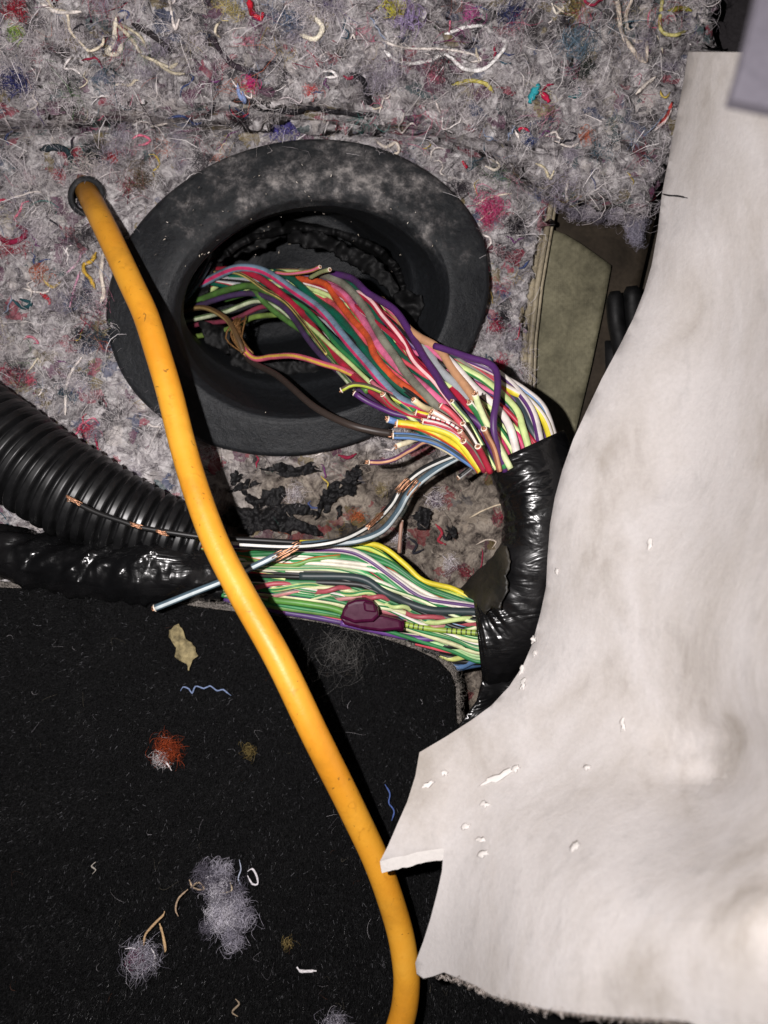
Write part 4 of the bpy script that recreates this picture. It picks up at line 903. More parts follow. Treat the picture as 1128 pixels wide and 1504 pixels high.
# lower bundle
lz = tps([(200, 800, 10), (270, 815, 13), (340, 850, 15), (400, 815, 16), (420, 860, 19), (420, 900, 18), (560, 805, 14), (560, 870, 20), (560, 930, 17), (640, 860, 16), (640, 910, 21), (640, 960, 14), (700, 885, 18), (700, 930, 23), (700, 985, 14), (760, 930, 24)])
low = [
 ([(250, 790), (340, 800), (440, 797), (532, 798), (564, 805), (596, 830), (622, 853), (666, 865), (700, 884), (740, 900)], 1.6, YEL, None, 4.6),
 ([(420, 806), (520, 803), (556, 812), (590, 838), (616, 860), (664, 872), (705, 890), (740, 905)], 1.2, 'c8d860', GRN, 4.4), ([(420, 802), (500, 800), (548, 806), (580, 830), (606, 853), (660, 868), (740, 900)], 1.0, GRN, YEL, 4.6),
 ([(400, 800), (480, 802), (540, 812), (575, 834), (600, 856), (660, 880), (740, 905)], 0.8, ORG, RED, 4.6), ([(340, 800), (440, 806), (504, 808), (539, 821), (583, 853), (606, 870), (631, 881), (700, 892), (740, 905)], 2.0, 'efeae6', PUR, 6.4),
 ([(260, 800), (330, 812), (400, 822), (440, 826), (488, 820), (526, 824), (558, 843), (590, 868), (615, 884), (700, 905)], 1.7, '2f9a50', None, 5.6), ([(260, 806), (330, 826), (400, 836), (460, 826), (510, 831), (545, 848), (590, 880), (660, 900), (740, 915)], 1.4, '3aa85a', None, 5.6),
 ([(255, 812), (320, 822), (380, 812), (430, 818), (480, 812), (530, 818), (575, 855), (620, 886), (740, 915)], 1.0, '2f8f4c', WHT, 5.2), ([(270, 800), (340, 815), (420, 830), (460, 822), (500, 818)], 1.9, '6aa048', ORG, 4.6),
 ([(270, 820), (340, 838), (376, 840), (472, 840), (520, 846), (565, 872), (640, 900), (740, 920)], 1.8, '332a30', 'a03040', 4.6), ([(265, 815), (330, 832), (400, 838), (480, 836), (530, 842), (570, 862), (610, 880)], 1.6, 'c8d8b0', GRN, 4.2),
 ([(240, 812), (300, 836), (385, 853), (488, 856), (539, 861), (577, 877), (615, 893), (663, 909), (705, 912), (740, 920)], 2.0, BLK, None, 6.6), ([(440, 846), (526, 849), (564, 870), (599, 886), (631, 896), (665, 898), (705, 900), (740, 912)], 2.4, '2c3c40', None, 6.8),
 ([(560, 872), (600, 890), (630, 902), (670, 905), (740, 915)], 1.8, '22302e', '8a2838', 4.6),
 ([(395, 881), (425, 884), (456, 888), (490, 894), (523, 907)], 3.6, '5aa03a', None, 5.4), ([(330, 870), (400, 890), (456, 898), (500, 905), (560, 920)], 2.0, '6a9a48', None, 4.6), ([(590, 916), (615, 921), (654, 926), (705, 930), (740, 935)], 3.0, 'a4c048', None, 4.6),
 ([(500, 915), (560, 928), (600, 936), (631, 938), (663, 931), (705, 920), (740, 925)], 1.6, '6a3a90', None, 5.2), ([(560, 930), (631, 936), (670, 940), (740, 940)], 1.0, 'e4dcc8', PUR, 4.0), ([(330, 880), (400, 896), (470, 908), (540, 922)], 0.8, '5a3a80', None, 4.6), ([(340, 872), (410, 886), (470, 902), (540, 918)], 0.6, '8a70a8', CORAL, 4.6),
 ([(600, 938), (650, 948), (700, 948), (740, 945)], 1.6, BLK, None, 5.2), ([(610, 944), (660, 956), (700, 958), (740, 955)], 0.8, '2a2a2e', CORAL, 5.0), ([(620, 952), (665, 966), (705, 964), (740, 960)], 0.8, BLK, None, 5.2), ([(640, 966), (668, 970), (705, 972), (740, 965)], 0.2, BLK, None, 5.6),
 ([(655, 974), (675, 980), (700, 970), (740, 962)], 0.6, BLU, None, 4.6), ([(645, 962), (664, 968), (690, 963), (740, 955)], 1.2, 'dbe08a', None, 4.4), ([(660, 985), (690, 978), (740, 970)], -0.3, '3a5a86', None, 5.0),
 ([(590, 898), (640, 914), (670, 925), (705, 925), (740, 930)], 2.0, '2c8a58', None, 5.6), ([(600, 908), (640, 926), (680, 938), (740, 940)], 1.6, GRN, RED, 5.0), ([(540, 890), (590, 905), (640, 916), (700, 918), (740, 925)], 1.2, '7a9ab8', None, 4.6), ([(520, 886), (580, 900), (620, 904)], 1.8, 'c0747c', None, 5.4),
 ([(520, 878), (570, 886), (610, 902), (650, 912)], 1.6, 'ece4da', None, 4.8), ([(400, 872), (470, 884), (520, 896), (580, 912)], 1.2, 'c02c44', ORG, 4.8), ([(380, 862), (450, 880), (510, 890)], 0.8, '4a2a2a', 'd8a84c', 3.8),
 ([(250, 800), (300, 818), (350, 838), (420, 850)], 2.0, PGRN, RED, 5.0), ([(250, 808), (290, 826), (330, 838)], 2.2, 'd8e49a', None, 4.4), ([(250, 796), (300, 812), (350, 826), (420, 838)], 1.8, '58a860', None, 5.0), ([(250, 830), (300, 850), (350, 868), (420, 884)], 1.2, '6a88b0', None, 4.6),
 ([(260, 836), (310, 864), (350, 880), (420, 898)], 1.0, '7a3a7a', None, 4.4), ([(255, 820), (300, 842), (340, 856), (420, 870)], 1.4, 'dfe4a4', CORAL, 4.6),
]
for pts, lay, c1, c2, r in low:
    wire(pts, lz, lay * 0.9, c1, c2, r, label=wlabel(c1, c2, 'in the lower bundle'), marks=(c1 == 'a4c048'))
# twisted pairs
cl = catmull([(p[0], p[1], 0) for p in [(330, 868), (385, 866), (440, 868), (500, 872), (545, 880), (590, 898), (620, 912), (660, 918), (705, 918), (740, 922)]], 8)[:, :2]
tt = np.linspace(0, 1, len(cl))
for k, (c1, c2, ph, off, turns) in enumerate([(PGRN, GRN, 0, -5, 5.2), ('b8505c', None, math.pi, -5, 5.2), ('e4e8c4', GRN, 0.8, 5, 3.6), ('c88a8a', OLV, 0.8 + math.pi, 5, 3.6)]):
    a = (tt + 0.03 * np.sin(tt * 11 + k)) * turns * 2 * math.pi + ph
    pts = [(cl[i, 0], cl[i, 1] + off + 4.6 * math.cos(a[i]), 1.5 * math.sin(a[i])) for i in range(len(cl))]
    wire(pts, lz, 2.3 - (k // 2) * 0.7, c1, c2, 4.0, label='twisted ' + (COLN.get(c1) or 'pale') + ' wire in the lower bundle', twist=0)
for k in range(22):
    u = (k + 0.5) / 22
    c1, c2 = random.choice([(GRN, None), (PGRN, GRN), (WHT, None), (BLK, None), (CORAL, None), ('2f8f4c', None), (PUR, None), (YEL, None), (ORG, None), (RED, WHT)])
    wire([(250, 805 + 40 * u), (330, 812 + 62 * u), (420, 808 + 88 * u), (540, 808 + 115 * u), (610, 850 + 95 * u), (660, 874 + 92 * u), (705, 890 + 85 * u), (740, 900 + 60 * u)], lz, -0.8 - (k % 3), c1, c2, 5.2)

# black vinyl tape round the bend
S = np.array([(716, 683, 826, 632, 30, 9), (728, 712, 842, 668, 31, 10), (738, 738, 856, 712, 31, 11), (743, 770, 864, 780, 30, 11.5), (736, 802, 856, 860, 28, 11.5), (722, 834, 830, 930, 26, 11.5), (708, 862, 782, 985, 23, 11.5), (699, 880, 728, 1006, 21, 11), (697, 884, 709, 1000, 20.5, 10)], float)
tt = np.linspace(0, len(S) - 1, 130); Sd = np.stack([catmull(np.c_[S[:, i], S[:, i] * 0, S[:, i] * 0], 1e9)[:1, 0] if False else np.interp(tt, np.arange(len(S)), S[:, i]) for i in range(6)], -1)
for i in range(6):
    Sd[:, i] = np.convolve(np.pad(Sd[:, i], 9, 'edge'), np.ones(19) / 19, 'valid') if i >= 0 else Sd[:, i]
Sd[0] = S[0]; Sd[-1] = S[-1]
th = np.linspace(0, 2 * np.pi, 72, endpoint=False); rings = []
for i, s in enumerate(Sd):
    mx, my = (s[0] + s[2]) / 2, (s[1] + s[3]) / 2; hx, hy = (s[2] - s[0]) / 2, (s[3] - s[1]) / 2
    fold = np.abs(vnoise(i * 0.16 + 1.2 * np.sin(th), th * 0.9, 2)) + 0.5 * np.abs(vnoise(i * 0.34 + 2 * np.cos(th), th * 1.3, 6))
    wr = 1.03 + 0.06 * np.array(fbm(np.cos(th) * 1.4 + 5, np.sin(th) * 1.4 + i * 0.04, 1, 3)) - 0.11 * fold * (0.5 + 0.5 * math.sin(i * 0.05) ** 2)
    wr = wr + 0.035 * (((i + 9 * np.sin(th + 0.6)) / 26.0) % 1.0) - 0.017
    rings.append(P(mx + hx * np.cos(th) * wr, my + hy * np.cos(th) * wr, s[4] + s[5] * np.sin(th) * wr))
tape = link('tape_wrap', loft(rings, 'tape'), M_TAPE, parent=harness)
tm = tape.modifiers.new('thickness', 'SOLIDIFY'); tm.thickness = 0.0006; tm.offset = 0
fl1 = tps([(675, 866, 16), (706, 832, 22), (738, 800, 34), (742, 850, 38), (720, 900, 34), (700, 895, 30), (760, 890, 40), (775, 830, 42)])
link('tape_flap', sheet_mesh('flap', [(674, 867), (690, 849), (706, 834), (722, 818), (736, 800), (746, 802), (751, 824), (744, 846), (748, 868), (738, 882), (735, 896), (722, 892), (713, 903), (704, 893), (697, 884)], lambda x, y: fl1(x, y) + 1.6 + 2.2 * fbm(x / 16 + y / 60, y / 45, 3, 3), 4, 0.5, rag=3), M_TAPED, parent=harness)
link('tape_tail', sheet_mesh('tail', [(672, 1068), (700, 1030), (708, 1000), (760, 985), (800, 960), (800, 1040), (720, 1090)], lambda x, y: 22 + 1.5 * fbm(x / 20, y / 20, 2, 3), 6, 0.6), M_TAPE, parent=harness)

# ------------------------------------------------------------------ spliced slate wires lying over the lower bundle
sz = tps([(230, 890, 30), (340, 845, 30), (430, 802, 30), (520, 790, 26), (590, 735, 16), (620, 705, 18), (680, 672, 26), (100, 735, 34), (200, 775, 34), (300, 788, 33)])
def splice(o, pts, zo, rpx):
    p = catmull(P(np.array([q[0] for q in pts]), np.array([q[1] for q in pts]), sz(np.array([q[0] for q in pts]), np.array([q[1] for q in pts])) + zo), 0.001)
    V_, F_, k_ = [], [], 0
    for i in range(8):
        j = p + rpx * 0.00010 * rng.normal(size=3) + 0.00007 * rng.normal(size=p.shape)
        V, F, _ = tube_data(j, 0.00017, 5); V_.append(V); F_.append(F + k_); k_ += len(V)
    link('bare_copper', mesh_np('bare', np.vstack(V_), tri_safe(np.vstack(F_))), M_COPPER, parent=o)
def loose(pts, lay, c1, c2, r, label, ends, sp):
    t = thing('spliced_wire', P(pts[0][0], pts[0][1], float(sz(np.array([pts[0][0]]), np.array([pts[0][1]]))[0]) - 2), label, 'wire', 'spliced wires by the lower bundle')
    o = wire(pts, sz, lay, c1, c2, r, parent=t, name='insulation', ends=ends, grime=0.25, twist=0)
    for a in sp: splice(t, a, lay * 2 + 1.1, r)
loose([(228, 893), (280, 872), (330, 852), (385, 826), (436, 802), (470, 798), (520, 795), (560, 780), (584, 752), (602, 722), (640, 690), (690, 662)], 0.6, '4f6878', 'cdd6d8', 5.6, 'slate blue wire with white stripe and bared copper splice over the lower bundle', (0,), [[(405, 817), (422, 808), (440, 798)], [(598, 728), (606, 716), (614, 706)]])
loose([(352, 800), (420, 803), (470, 800), (510, 790), (548, 768), (574, 742), (590, 716), (620, 690), (668, 668), (690, 662)], 1.0, '1c2022', 'e0e0dc', 5.0, 'black wire with white stripe bared beside the slate blue wire', (), [[(540, 774), (552, 762), (562, 752)], [(585, 722), (594, 712), (602, 704)]])
loose([(104, 734), (140, 752), (180, 766), (205, 774), (250, 782), (310, 790), (372, 793), (440, 797)], 0.4, '151516', None, 4.2, 'thin black wire with bared copper lying along the corrugated conduit', (0,), [[(98, 732), (106, 736), (116, 742)], [(193, 770), (200, 773), (208, 775)], [(232, 780), (240, 782), (246, 783)]])
t = thing('cut_wire', P(675, 700, 18), 'short black wire stub with pale stripe poking out under the cut wires', 'wire')
wire([(674, 701), (688, 690), (705, 676), (725, 665)], lambda x, y: 22 + 0 * x, 0, BLK, 'b8b8b8', 4.0, parent=t, name='insulation', ends=(0,))
t = thing('cut_wire', P(588, 800, 0), 'thin tan wire stub standing up between slate wires and lower bundle', 'wire')
wire([(590, 765), (588, 785), (586, 812)], lambda x, y: 8 + 0 * x, 0, 'b08a78', None, 3.2, parent=t, name='insulation', ends=(0,))

# ------------------------------------------------------------------ corrugated conduit
ax = catmull(P(np.array([-90, 0, 80, 160, 230, 300]), np.array([588, 652, 706, 748, 776, 800]), np.array([15, 16, 16, 15, 14, 13])), 0.00035)
Ls = np.r_[0, np.cumsum(np.linalg.norm(np.diff(ax, axis=0), axis=1))]
pitch = 0.0040; ph = (Ls % pitch) / pitch
rib = np.clip(np.minimum(ph, 1 - ph) * 5.5 - 0.45, 0, 1); rib = rib * rib * (3 - 2 * rib)
rad = np.interp(Ls, [0, Ls[-1] * 0.55, Ls[-1]], [0.0152, 0.0146, 0.0098])
me = tube_mesh('loom', ax, rad - 0.0028 * (1 - rib), 56, True)
link('corrugated_conduit', me, M_LOOM, label='black corrugated conduit sleeve lying on the felt left of the wire bundle', cat='conduit')

# black taped branch below it
tb = catmull(P(np.array([-80, 0, 70, 140, 200, 250, 300, 330]), np.array([806, 812, 826, 838, 836, 838, 846, 852]), np.array([14, 14, 15, 16, 17, 17, 16, 15])), 0.0007)
t_, a_, b_ = frames(tb); n = len(tb); th = np.linspace(0, 2 * np.pi, 60, endpoint=False); u = np.linspace(0, 1, n)
rb = np.interp(u, [0, 0.25, 0.45, 0.6, 0.75, 0.88, 1], [0.0085, 0.0085, 0.0090, 0.0100, 0.0108, 0.0085, 0.006]); rings = []
for i in range(n):
    wr = rb[i] * (1.03 + 0.10 * fbm(np.cos(th) * 1.6 + 2, u[i] * 9 + np.sin(th), 3, 3) - 0.30 * np.abs(vnoise(u[i] * 15 + 2.2 * np.sin(th + 0.5), np.cos(th) * 1.3, 4)) - 0.16 * np.abs(vnoise(u[i] * 34 - 3 * np.cos(th), np.sin(th) * 2.2, 2)))
    
    wr = wr * (1 + 0.09 * (((i + 8 * np.sin(th + 1)) / 24.0) % 1.0) + 0.16 * fbm(np.cos(th) * 0.9 + 4, u[i] * 14 + 0.9 * np.sin(th), 6, 2))
    rings.append(tb[i] + wr[:, None] * (np.cos(th)[:, None] * a_[i] + np.sin(th)[:, None] * b_[i]))
link('taped_branch', loft(rings, 'taped_branch'), M_TAPE, label='wire branch wrapped in wrinkled glossy black tape between conduit and carpet', cat='taped cable')

# ------------------------------------------------------------------ yellow cable and its small grommet
pts = [(118, 262, -14), (125, 275, -3), (138, 302, 7), (160, 346, 18), (194, 419, 28), (214, 463, 32), (233, 522, 35), (250, 580, 37), (268, 652, 40), (290, 726, 44), (318, 800, 47), (355, 872, 50), (410, 970, 54), (463, 1080, 54), (518, 1190, 48), (556, 1272, 45), (584, 1355, 43), (595, 1410, 43), (597, 1455, 43), (588, 1504, 43), (560, 1570, 43), (520, 1640, 42)]
q = np.array(pts, float)
p = catmull(P(q[:, 0], q[:, 1], q[:, 2]), 0.0012)
def mat_cable():
    m, nt, b = nodes('yellow_pvc')
    n = noise(nt, 40, 5, 0.6); n2 = noise(nt, 330, 4, 0.6, 1.0); 
    c = ramp(nt, n.outputs[0], [(0.35, lin('cc8722')), (0.55, lin('d6962c')), (0.7, lin('dba038'))])
    s = ramp(nt, n2.outputs[0], [(0.60, G(0)), (0.74, G(0.6))])
    out = mix(nt, s.outputs[0], c.outputs[0], lin('a8701c'))
    n8 = noise(nt, 260, 2, 0.5, 2.0); k8 = ramp(nt, n8.outputs[0], [(0.70, G(0)), (0.73, G(0.7))])
    out = mix(nt, k8.outputs[0], out, lin('5c4420'))
    n9 = noise(nt, 70, 6, 0.7); k9 = ramp(nt, n9.outputs[0], [(0.52, G(0)), (0.72, G(0.4))])
    out = mix(nt, k9.outputs[0], out, lin('9a6a22'))
    # grime where the cable rubbed in its grommet
    sp = N(nt, 'ShaderNodeSeparateXYZ'); nt.links.new(nt.nodes.new('ShaderNodeUVMap').outputs[0], sp.inputs[0])
    n3 = noise(nt, 160, 5, 0.7); ad = N(nt, 'ShaderNodeMath', operation='MULTIPLY_ADD'); nt.links.new(n3.outputs[0], ad.inputs[0]); ad.inputs[1].default_value = 0.02; nt.links.new(sp.outputs[1], ad.inputs[2])
    g = ramp(nt, ad.outputs[0], [(0.030, G(0.9)), (0.039, G(0.55)), (0.052, G(0))])
    out = mix(nt, g.outputs[0], out, lin('6b4a1c'))
    nt.links.new(out, b.inputs['Base Color']); b.inputs['Roughness'].default_value = 0.44; b.inputs['Specular IOR Level'].default_value = 0.4
    bump(nt, b, n2.outputs[0], 0.25, 0.0004)
    return m
link('yellow_cable', tube_mesh('yellow_cable', p, 0.00365, 28), mat_cable(), label='thick orange yellow power cable running down across the grommet and carpet', cat='cable')
tg = np.linspace(0, 2 * np.pi, 48, endpoint=False)
rg = [P(127 + a * np.cos(tg), 288 + b * np.sin(tg), z + 0 * tg) for a, b, z in [(27, 29, -2), (28, 30, 1), (27, 29, 3.4), (24, 26, 4.4), (20, 22, 4.0), (18.5, 20, 1), (18, 19, -8)]]
link('cable_grommet', loft(rg, 'cable_grommet'), M_RUB, label='small black rubber grommet where the yellow cable enters the felt', cat='grommet')

# ------------------------------------------------------------------ purple tap connector
tc = thing('tap_connector', P(545, 905, 22), 'purple plastic tap connector clipped onto a green wire of the lower bundle', 'connector')
def blockp(name, poly, z, th, parent, bev=0.0006):
    o = link(name, sheet_mesh(name, poly, lambda x, y: z + 0 * x, 60, th), M_PURPLE, parent=parent)
    for f in o.data.polygons: f.use_smooth = False
    m = o.modifiers.new('bevel', 'BEVEL'); m.width = bev; m.segments = 3; m.limit_method = 'ANGLE'; m.angle_limit = math.radians(50)
    return o
dome = [(500, 908), (503, 896), (510, 886), (522, 881), (536, 880), (548, 884), (555, 892), (557, 906), (548, 914), (520, 916)]
blockp('dome', dome, 31, 7, tc, 0.0012)
blockp('body', [(498, 906), (512, 909), (530, 905), (560, 904), (590, 911), (592, 925), (560, 928), (530, 924), (506, 918)], 28.5, 7, tc, 0.0009)
blockp('latch', [(533, 884), (551, 887), (553, 900), (535, 898)], 32.2, 3, tc, 0.0006)
pb = P(np.array([556, 575, 593]), np.array([916, 917, 919]), np.array([26, 26, 26]))
link('barrel', tube_mesh('barrel', catmull(pb, 0.001), 0.0017, 16), M_PURPLE, parent=tc)

# ------------------------------------------------------------------ white foam sheet
foam_z = tps([(1010, 75, 64), (1200, 75, 84), (985, 200, 55), (970, 290, 52), (1180, 290, 84), (945, 430, 50), (1040, 480, 58), (1180, 500, 90), (880, 570, 48), (850, 630, 47), (1000, 700, 60), (1180, 800, 112), (810, 750, 48), (803, 830, 48), (900, 850, 60), (780, 950, 48), (720, 1040, 48), (680, 1070, 49), (615, 1105, 52), (760, 1150, 60), (900, 1050, 66), (1050, 1090, 88), (1060, 1130, 90), (1180, 1050, 134),
              (560, 1262, 59), (652, 1246, 64), (640, 1310, 65), (612, 1420, 63), (720, 1460, 87), (850, 1300, 99), (1000, 1490, 130), (1250, 1550, 150), (900, 1490, 117), (1250, 300, 92), (1250, 1250, 142), (1100, 1330, 140)])
fedge = np.array([(1011, 60), (1004, 120), (984, 222), (966, 340), (946, 428), (912, 504), (862, 602), (826, 690), (808, 770), (802, 862), (782, 945), (748, 1008), (692, 1058), (616, 1105)], float)
fedge = catmull(np.c_[fedge, fedge[:, 0] * 0], 12)[:, :2]
def fdist(x, y):
    x = np.asarray(x, float); d = np.full(x.shape, 1e9)
    for q in fedge: d = np.minimum(d, np.hypot(x - q[0], y - q[1]))
    return d
fz = lambda x, y: foam_z(x, y) + 5.0 - 9.0 * np.exp(-fdist(x, y) / 42) * np.clip((1110 - y) / 160, 0, 1) - 5.0 * np.clip((y - 1000) / 110, 0, 1) * np.clip((760 - x) / 100, 0, 1) + 2.2 * fbm(x / 170, y / 150, 2, 2) - 4.0 * np.exp(-((y - 1085 + 0.10 * (x - 1050)) / 26) ** 2 - ((x - 1065) / 70) ** 2) - 3.0 * np.exp(-((y - 1142) / 20) ** 2 - ((x - 1050) / 60) ** 2)
foam_poly = [(1011, 76), (1004, 120), (994, 170), (984, 222), (972, 286), (966, 340), (957, 390), (946, 428), (930, 468), (912, 504), (884, 556), (862, 602), (842, 645), (826, 690), (815, 730), (808, 770), (804, 820), (802, 862), (794, 900), (782, 945), (768, 978), (748, 1008), (722, 1036), (692, 1058), (655, 1082), (616, 1105),
             (610, 1140), (598, 1178), (582, 1214), (570, 1242), (558, 1265), (577, 1259), (597, 1256), (612, 1251), (632, 1248), (652, 1245), (649, 1280), (642, 1312), (632, 1350), (622, 1382), (610, 1414), (612, 1430), (622, 1437), (636, 1434), (652, 1428), (676, 1438), (700, 1448), (722, 1462), (752, 1470), (800, 1482), (860, 1490), (905, 1494), (960, 1496), (1010, 1500), (1060, 1530), (1300, 1600), (1400, 1600), (1400, 100), (1250, 78)]
def fshift(x, y):
    w = ((np.abs(y - np.interp(x, [558, 597, 652], [1265, 1256, 1245])) < 3) & (x > 552) & (x < 655)).astype(float)
    return 0.024 * (x - 564) * (1 - w) + 2 * w, 0.022 * (y - 752) * (1 - w) + (19 + 4 * vnoise(x / 6, y / 6)) * w, 1 - 0.62 * w
foam = link('foam_sheet', sheet_mesh('foam', foam_poly, fz, 11, 4.0, fshift), M_FOAM, label='white dirty foam padding sheet with a notched edge curving over the taped harness', cat='foam sheet')
sharp(foam, 45)
ce = np.array([(558, 1265), (577, 1259), (597, 1256), (612, 1251), (632, 1248), (652, 1245)], float); ce = dense(ce, 3)[: -int(94 / 3)]
ce = ce[(ce[:, 0] > 557)]; ce = ce[np.argsort(ce[:, 0])]
zc = fz(ce[:, 0], ce[:, 1]); dn = 17 + 3 * vnoise(ce[:, 0] / 7, ce[:, 1] / 7, 3)
M_CLEAN = mat_plain('clean_foam', lin('d6d1cd'), 0.9, 0.1, 900, 0.05, 0.3, 0.0003)
rows = [P(ce[:, 0] + 3 * k, ce[:, 1] + dn * k + 0.5, zc + 0.25 - 0.9 * k) for k in (0, 0.33, 0.66, 1)] + [P(ce[:, 0] + 3, ce[:, 1] + dn, zc - 3.5), P(ce[:, 0], ce[:, 1] + 0.5, zc - 3.0)]
m_ = len(ce); i_, j_ = np.meshgrid(np.arange(5), np.arange(m_ - 1), indexing='ij'); i_ = i_.ravel(); j_ = j_.ravel()
sharp(link('cut_edge', mesh_np('cut_edge', np.concatenate(rows), np.stack([i_ * m_ + j_, (i_ + 1) * m_ + j_, (i_ + 1) * m_ + j_ + 1, i_ * m_ + j_ + 1], 1)), M_CLEAN, parent=foam), 40)
# crumbs and nicks standing proud of the sheet, the short ink line
for x, y, a, b, ang in [(768, 1005, 4, 7, 0.4), (766, 985, 3, 5, 0.2), (915, 1065, 3.5, 8, 0.1), (735, 1140, 22, 4, -0.45), (757, 1130, 6, 4, -0.5), (652, 1136, 5, 4, 0.3), (630, 1152, 8, 3, -0.5), (712, 1182, 6, 4, -0.4), (683, 1216, 6, 3, -0.7), (707, 1234, 6, 3, 0), (708, 1256, 8, 4, -0.3), (846, 1242, 4, 9, 0.7), (862, 1128, 5, 3, 0), (955, 800, 4, 6, 0), (785, 960, 3, 4, 0), (818, 838, 2.5, 5, 0), (784, 940, 3, 5, 0.3)]:
    link('foam_nick', sheet_mesh('nick', blob_poly(x, y, a, b, ang, int(x) % 7, 0.9, 20), lambda X, Y, x=x, y=y, a=a, b=b: fz(X, Y) + 0.35 + 0.5 * np.exp(-(((X - x) / max(a, b)) ** 2 + ((Y - y) / max(a, b)) ** 2) * 2), 2.0, 0.9), M_CLEAN, parent=foam)
link('ink_line', thread_mesh([(970, 284), (982, 287), (996, 288), (1010, 291)], fz, 1.0, zo=-0.15), M_INK, parent=foam)
# frayed grey edge
xs = rng.uniform(640, 1010, 900); ys = np.interp(xs, [640, 676, 722, 800, 905, 1010], [1432, 1440, 1462, 1482, 1494, 1500]) + rng.uniform(-4, 4, 900)
d = rng.normal(size=(900, 3)); d /= np.linalg.norm(d, axis=1)[:, None]
V, F, C = fibres(P(xs, ys, fz(xs, ys) - rng.uniform(0, 3.5, 900)), d, rng.uniform(0.3, 1.1, 900) * 1e-3, rng.uniform(0.05, 0.14, 900) * 1e-3, np.array([lin('a89c94'), lin('7a7068'), lin('c4bab4'), lin('b4aaa4')])[rng.integers(0, 4, 900)], 3, 0.6)
link('frayed_edge', mesh_np('frayed', V, F, col=C), M_FIB, parent=foam, kind='stuff')

# ------------------------------------------------------------------ grey trim close to the lens
gt = link('grey_trim', sheet_mesh('grey_trim', [(1074, 146), (1088, 100), (1101, 50), (1113, 0), (1130, -80), (1500, -80), (1500, 230), (1160, 164)], lambda x, y: 168 + 0.02 * (x - 1071) + 0 * y, 30, 2), M_TRIM,
          label='blurred grey plastic trim corner hanging in front of the white foam', cat='trim')
sharp(gt)

# ------------------------------------------------------------------ lint and scraps on the carpet
pz = lambda x, y: cz(x, y) + 0.8
def on(x, y): return float(pz(np.array([float(x)]), np.array([float(y)]))[0])
def lint(name, x, y, r, cols, n, label, cat='lint', asp=1.0, ang=0.0, rad=(0.03, 0.07), L=(2, 5), flat=0.5):
    return link(name, tuft_mesh(x, y, on(x, y), r, cols, n, rad, asp, ang, flat, L), M_FIB, label=label, cat=cat)
LG = ['a39fac', '8a8694', 'bcb8c4', '77737f', 'cfcbd4']
e = thing('lint_clump', P(335, 1330, on(335, 1330)), 'large fluffy grey lint clump lying on the black carpet', 'lint')
for k in range(34):
    if k < 11: x, y = 316 + random.gauss(0, 15), 1291 + random.gauss(0, 11)
    else: x, y = 343 + random.gauss(0, 20), 1345 + random.gauss(0, 18)
    tone = random.choice([['a39fac', 'bcb8c4'], ['d6d2da', 'e2dee6'], ['5c5864', '6e6a76'], ['8a8694', 'a39fac']])
    link('fluff', tuft_mesh(x, y, on(x, y) + random.uniform(0, 3), random.uniform(7, 12), tone, 90, (0.03, 0.065), random.uniform(1, 1.7), random.random() * 3, 0.7, (2.4, 5.5)), M_FIB, parent=e)
for pts, c in [([(278, 1292), (284, 1304), (300, 1306), (292, 1296), (280, 1304)], 'b09a80'), ([(276, 1306), (262, 1320), (258, 1336), (262, 1346)], 'a08a74'), ([(300, 1290), (316, 1286), (330, 1294), (322, 1304), (306, 1300)], 'cfcad2'), ([(322, 1312), (340, 1308), (338, 1296)], 'b8a890')]:
    link('strand', thread_mesh(pts, pz, 1.3, zo=2.0), thread_mat(c), parent=e)
def scrap(name, pts, c, r, label, cat='thread', zo=0.4, wav=1.5):
    return link(name, thread_mesh(pts, pz, r, zo=zo, wav=wav), thread_mat(c), label=label, cat=cat)
scrap('thread', [(363, 1280), (370, 1276), (377, 1286), (378, 1298), (370, 1298), (363, 1286)], 'd0ccd0', 1.4, 'small white thread loop beside the large grey lint clump')
scrap('thread', [(352, 1262), (354, 1276), (350, 1290), (356, 1304)], '9aa0b0', 1.0, 'thin pale thread standing between the thread loop and the lint clump')
e = thing('lint_clump', P(208, 1410, on(208, 1410)), 'small grey and maroon lint ball with a forked tan string on the carpet', 'lint')
link('fluff', tuft_mesh(212, 1406, on(212, 1406), 18, LG, 330, (0.03, 0.07), 1, 0, 0.6, (2, 5)), M_FIB, parent=e); link('maroon_fluff', tuft_mesh(203, 1406, on(203, 1406) + 0.5, 11, ['6a1c48', '80285a'], 120, (0.03, 0.08), 1, 0, 0.5, (2, 4)), M_FIB, parent=e)
for pts, c, r in [([(211, 1388), (214, 1372), (226, 1358), (240, 1344), (242, 1338)], 'b09270', 1.7), ([(234, 1356), (240, 1374), (243, 1394), (242, 1398)], 'b89a74', 1.9), ([(184, 1393), (194, 1392), (204, 1396)], 'c8c4c8', 1.3), ([(222, 1392), (228, 1404), (224, 1424)], 'd4d0d2', 1.2)]:
    link('string', thread_mesh(pts, pz, r, zo=1.2, wav=1.2), thread_mat(c), parent=e)
e = thing('lint_clump', P(244, 1106, on(244, 1106)), 'rust orange and white fluff pinch on the black carpet', 'lint')
link('orange_fluff', tuft_mesh(247, 1100, on(247, 1100), 17, ['8c3a1c', 'a84a26', '702c18'], 260, (0.03, 0.07), 1, 0.4, 0.5, (1.5, 4)), M_FIB, parent=e); link('white_fluff', tuft_mesh(237, 1114, on(237, 1114) + 0.5, 11, ['cfcaca', 'b8b2b4'], 130, (0.03, 0.08), 1, 0, 0.5, (1.5, 3.5)), M_FIB, parent=e)
link('string', thread_mesh([(238, 1116), (246, 1122), (252, 1132)], pz, 1.5, zo=1), thread_mat('d0caca'), parent=e)
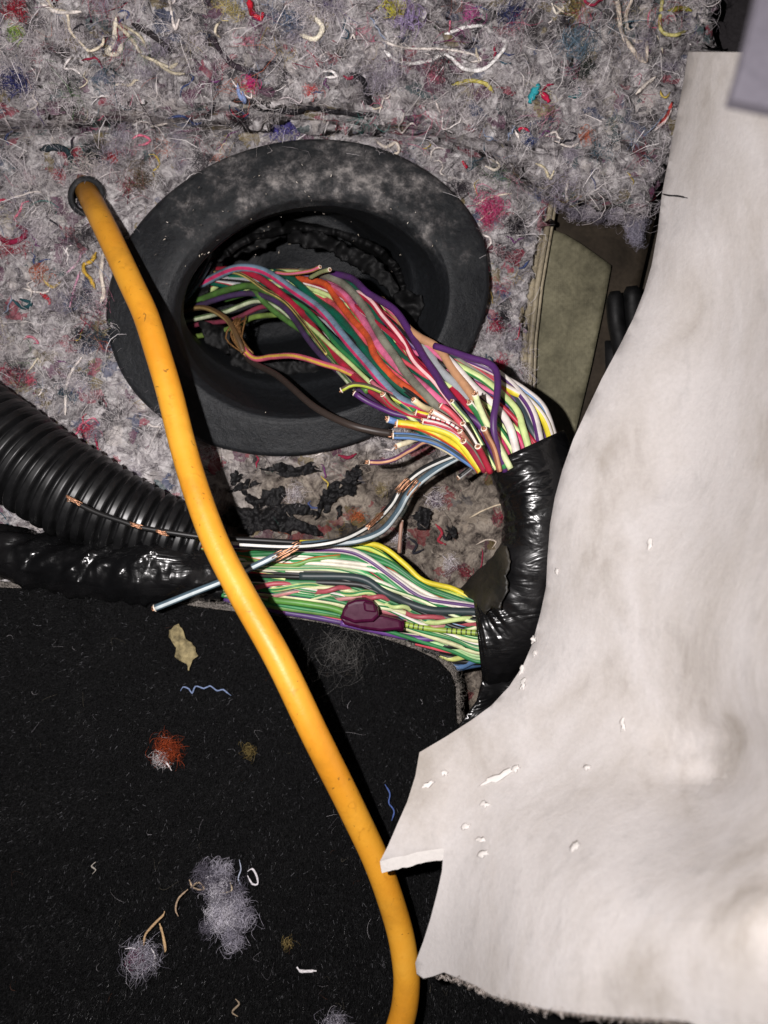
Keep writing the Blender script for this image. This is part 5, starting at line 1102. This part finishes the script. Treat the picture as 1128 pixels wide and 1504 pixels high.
link('dry_flake', sheet_mesh('flake', [(252, 922), (262, 918), (270, 934), (276, 944), (287, 950), (289, 962), (282, 970), (280, 984), (270, 974), (259, 966), (262, 952), (250, 942), (246, 934)], lambda x, y: pz(x, y) + 1.2 + 1.5 * fbm(x / 10, y / 10, 2, 2), 4, 0.7, rag=7), M_FLAKE, label='ragged beige dry flake lying on the carpet below the slate wire', cat='flake')
scrap('thread', [(266, 1014), (270, 1008), (279, 1011), (284, 1018), (288, 1009), (300, 1013), (308, 1009), (318, 1016), (328, 1013), (340, 1021)], '6a7896', 1.2, 'wavy blue thread lying on the carpet below the beige flake', wav=4)
scrap('thread', [(566, 1152), (572, 1164), (570, 1178), (577, 1190), (575, 1206)], '46588c', 1.2, 'dark blue thread hanging beside the white foam corner', wav=4)
scrap('thread', [(436, 1420), (441, 1426), (452, 1427), (465, 1426)], 'dad6d8', 2.2, 'short thick white thread end on the lower carpet')
scrap('thread', [(140, 1266), (134, 1272), (141, 1278), (136, 1284)], '9a948c', 1.1, 'tiny pale crooked thread left of the large lint clump')
scrap('thread', [(346, 1466), (352, 1474), (342, 1486), (350, 1492)], '8f7f6c', 1.4, 'tan thread scrap below the large lint clump', wav=4)
lint('lint_clump', 366, 1102, 8, ['6a5a34', '807044'], 60, 'small ochre lint speck between fluff pinch and yellow cable')
lint('lint_clump', 500, 956, 26, ['5a5856', '7a7876', '3c3a3a'], 170, 'thin grey hairy wisp on the carpet edge under the connector', rad=(0.02, 0.035), L=(3, 7), asp=1.5, flat=0.2)
lint('lint_clump', 492, 1500, 14, LG, 120, 'grey lint wisp near the lower end of the yellow cable')
lint('lint_clump', 422, 1384, 6, ['7a6a40', '907c50'], 40, 'tiny tan lint speck right of the large lint clump')
n = 70
x = rng.uniform(0, 700, n); y = rng.uniform(900, 1500, n); k = inside(carp_poly, x, y - 8); x = x[k]; y = y[k]; n = len(x)
d = rng.normal(size=(n, 3)); d[:, 2] *= 0.15; d /= np.linalg.norm(d, axis=1)[:, None]
V, F, C = fibres(P(x, y, pz(x, y) + 0.7), d, rng.uniform(0.6, 5, n) * 1e-3, rng.uniform(0.02, 0.05, n) * 1e-3, np.array([lin('8a868c'), lin('b0acb0'), lin('6a6458'), lin('5a3c30')])[rng.integers(0, 4, n)], 6, 0.8)
link('loose_hairs', mesh_np('hairs', V, F, col=C), M_FIB, parent=carpet, kind='stuff')
for o in bpy.data.objects:
    if '_w' in o: del o['_w']
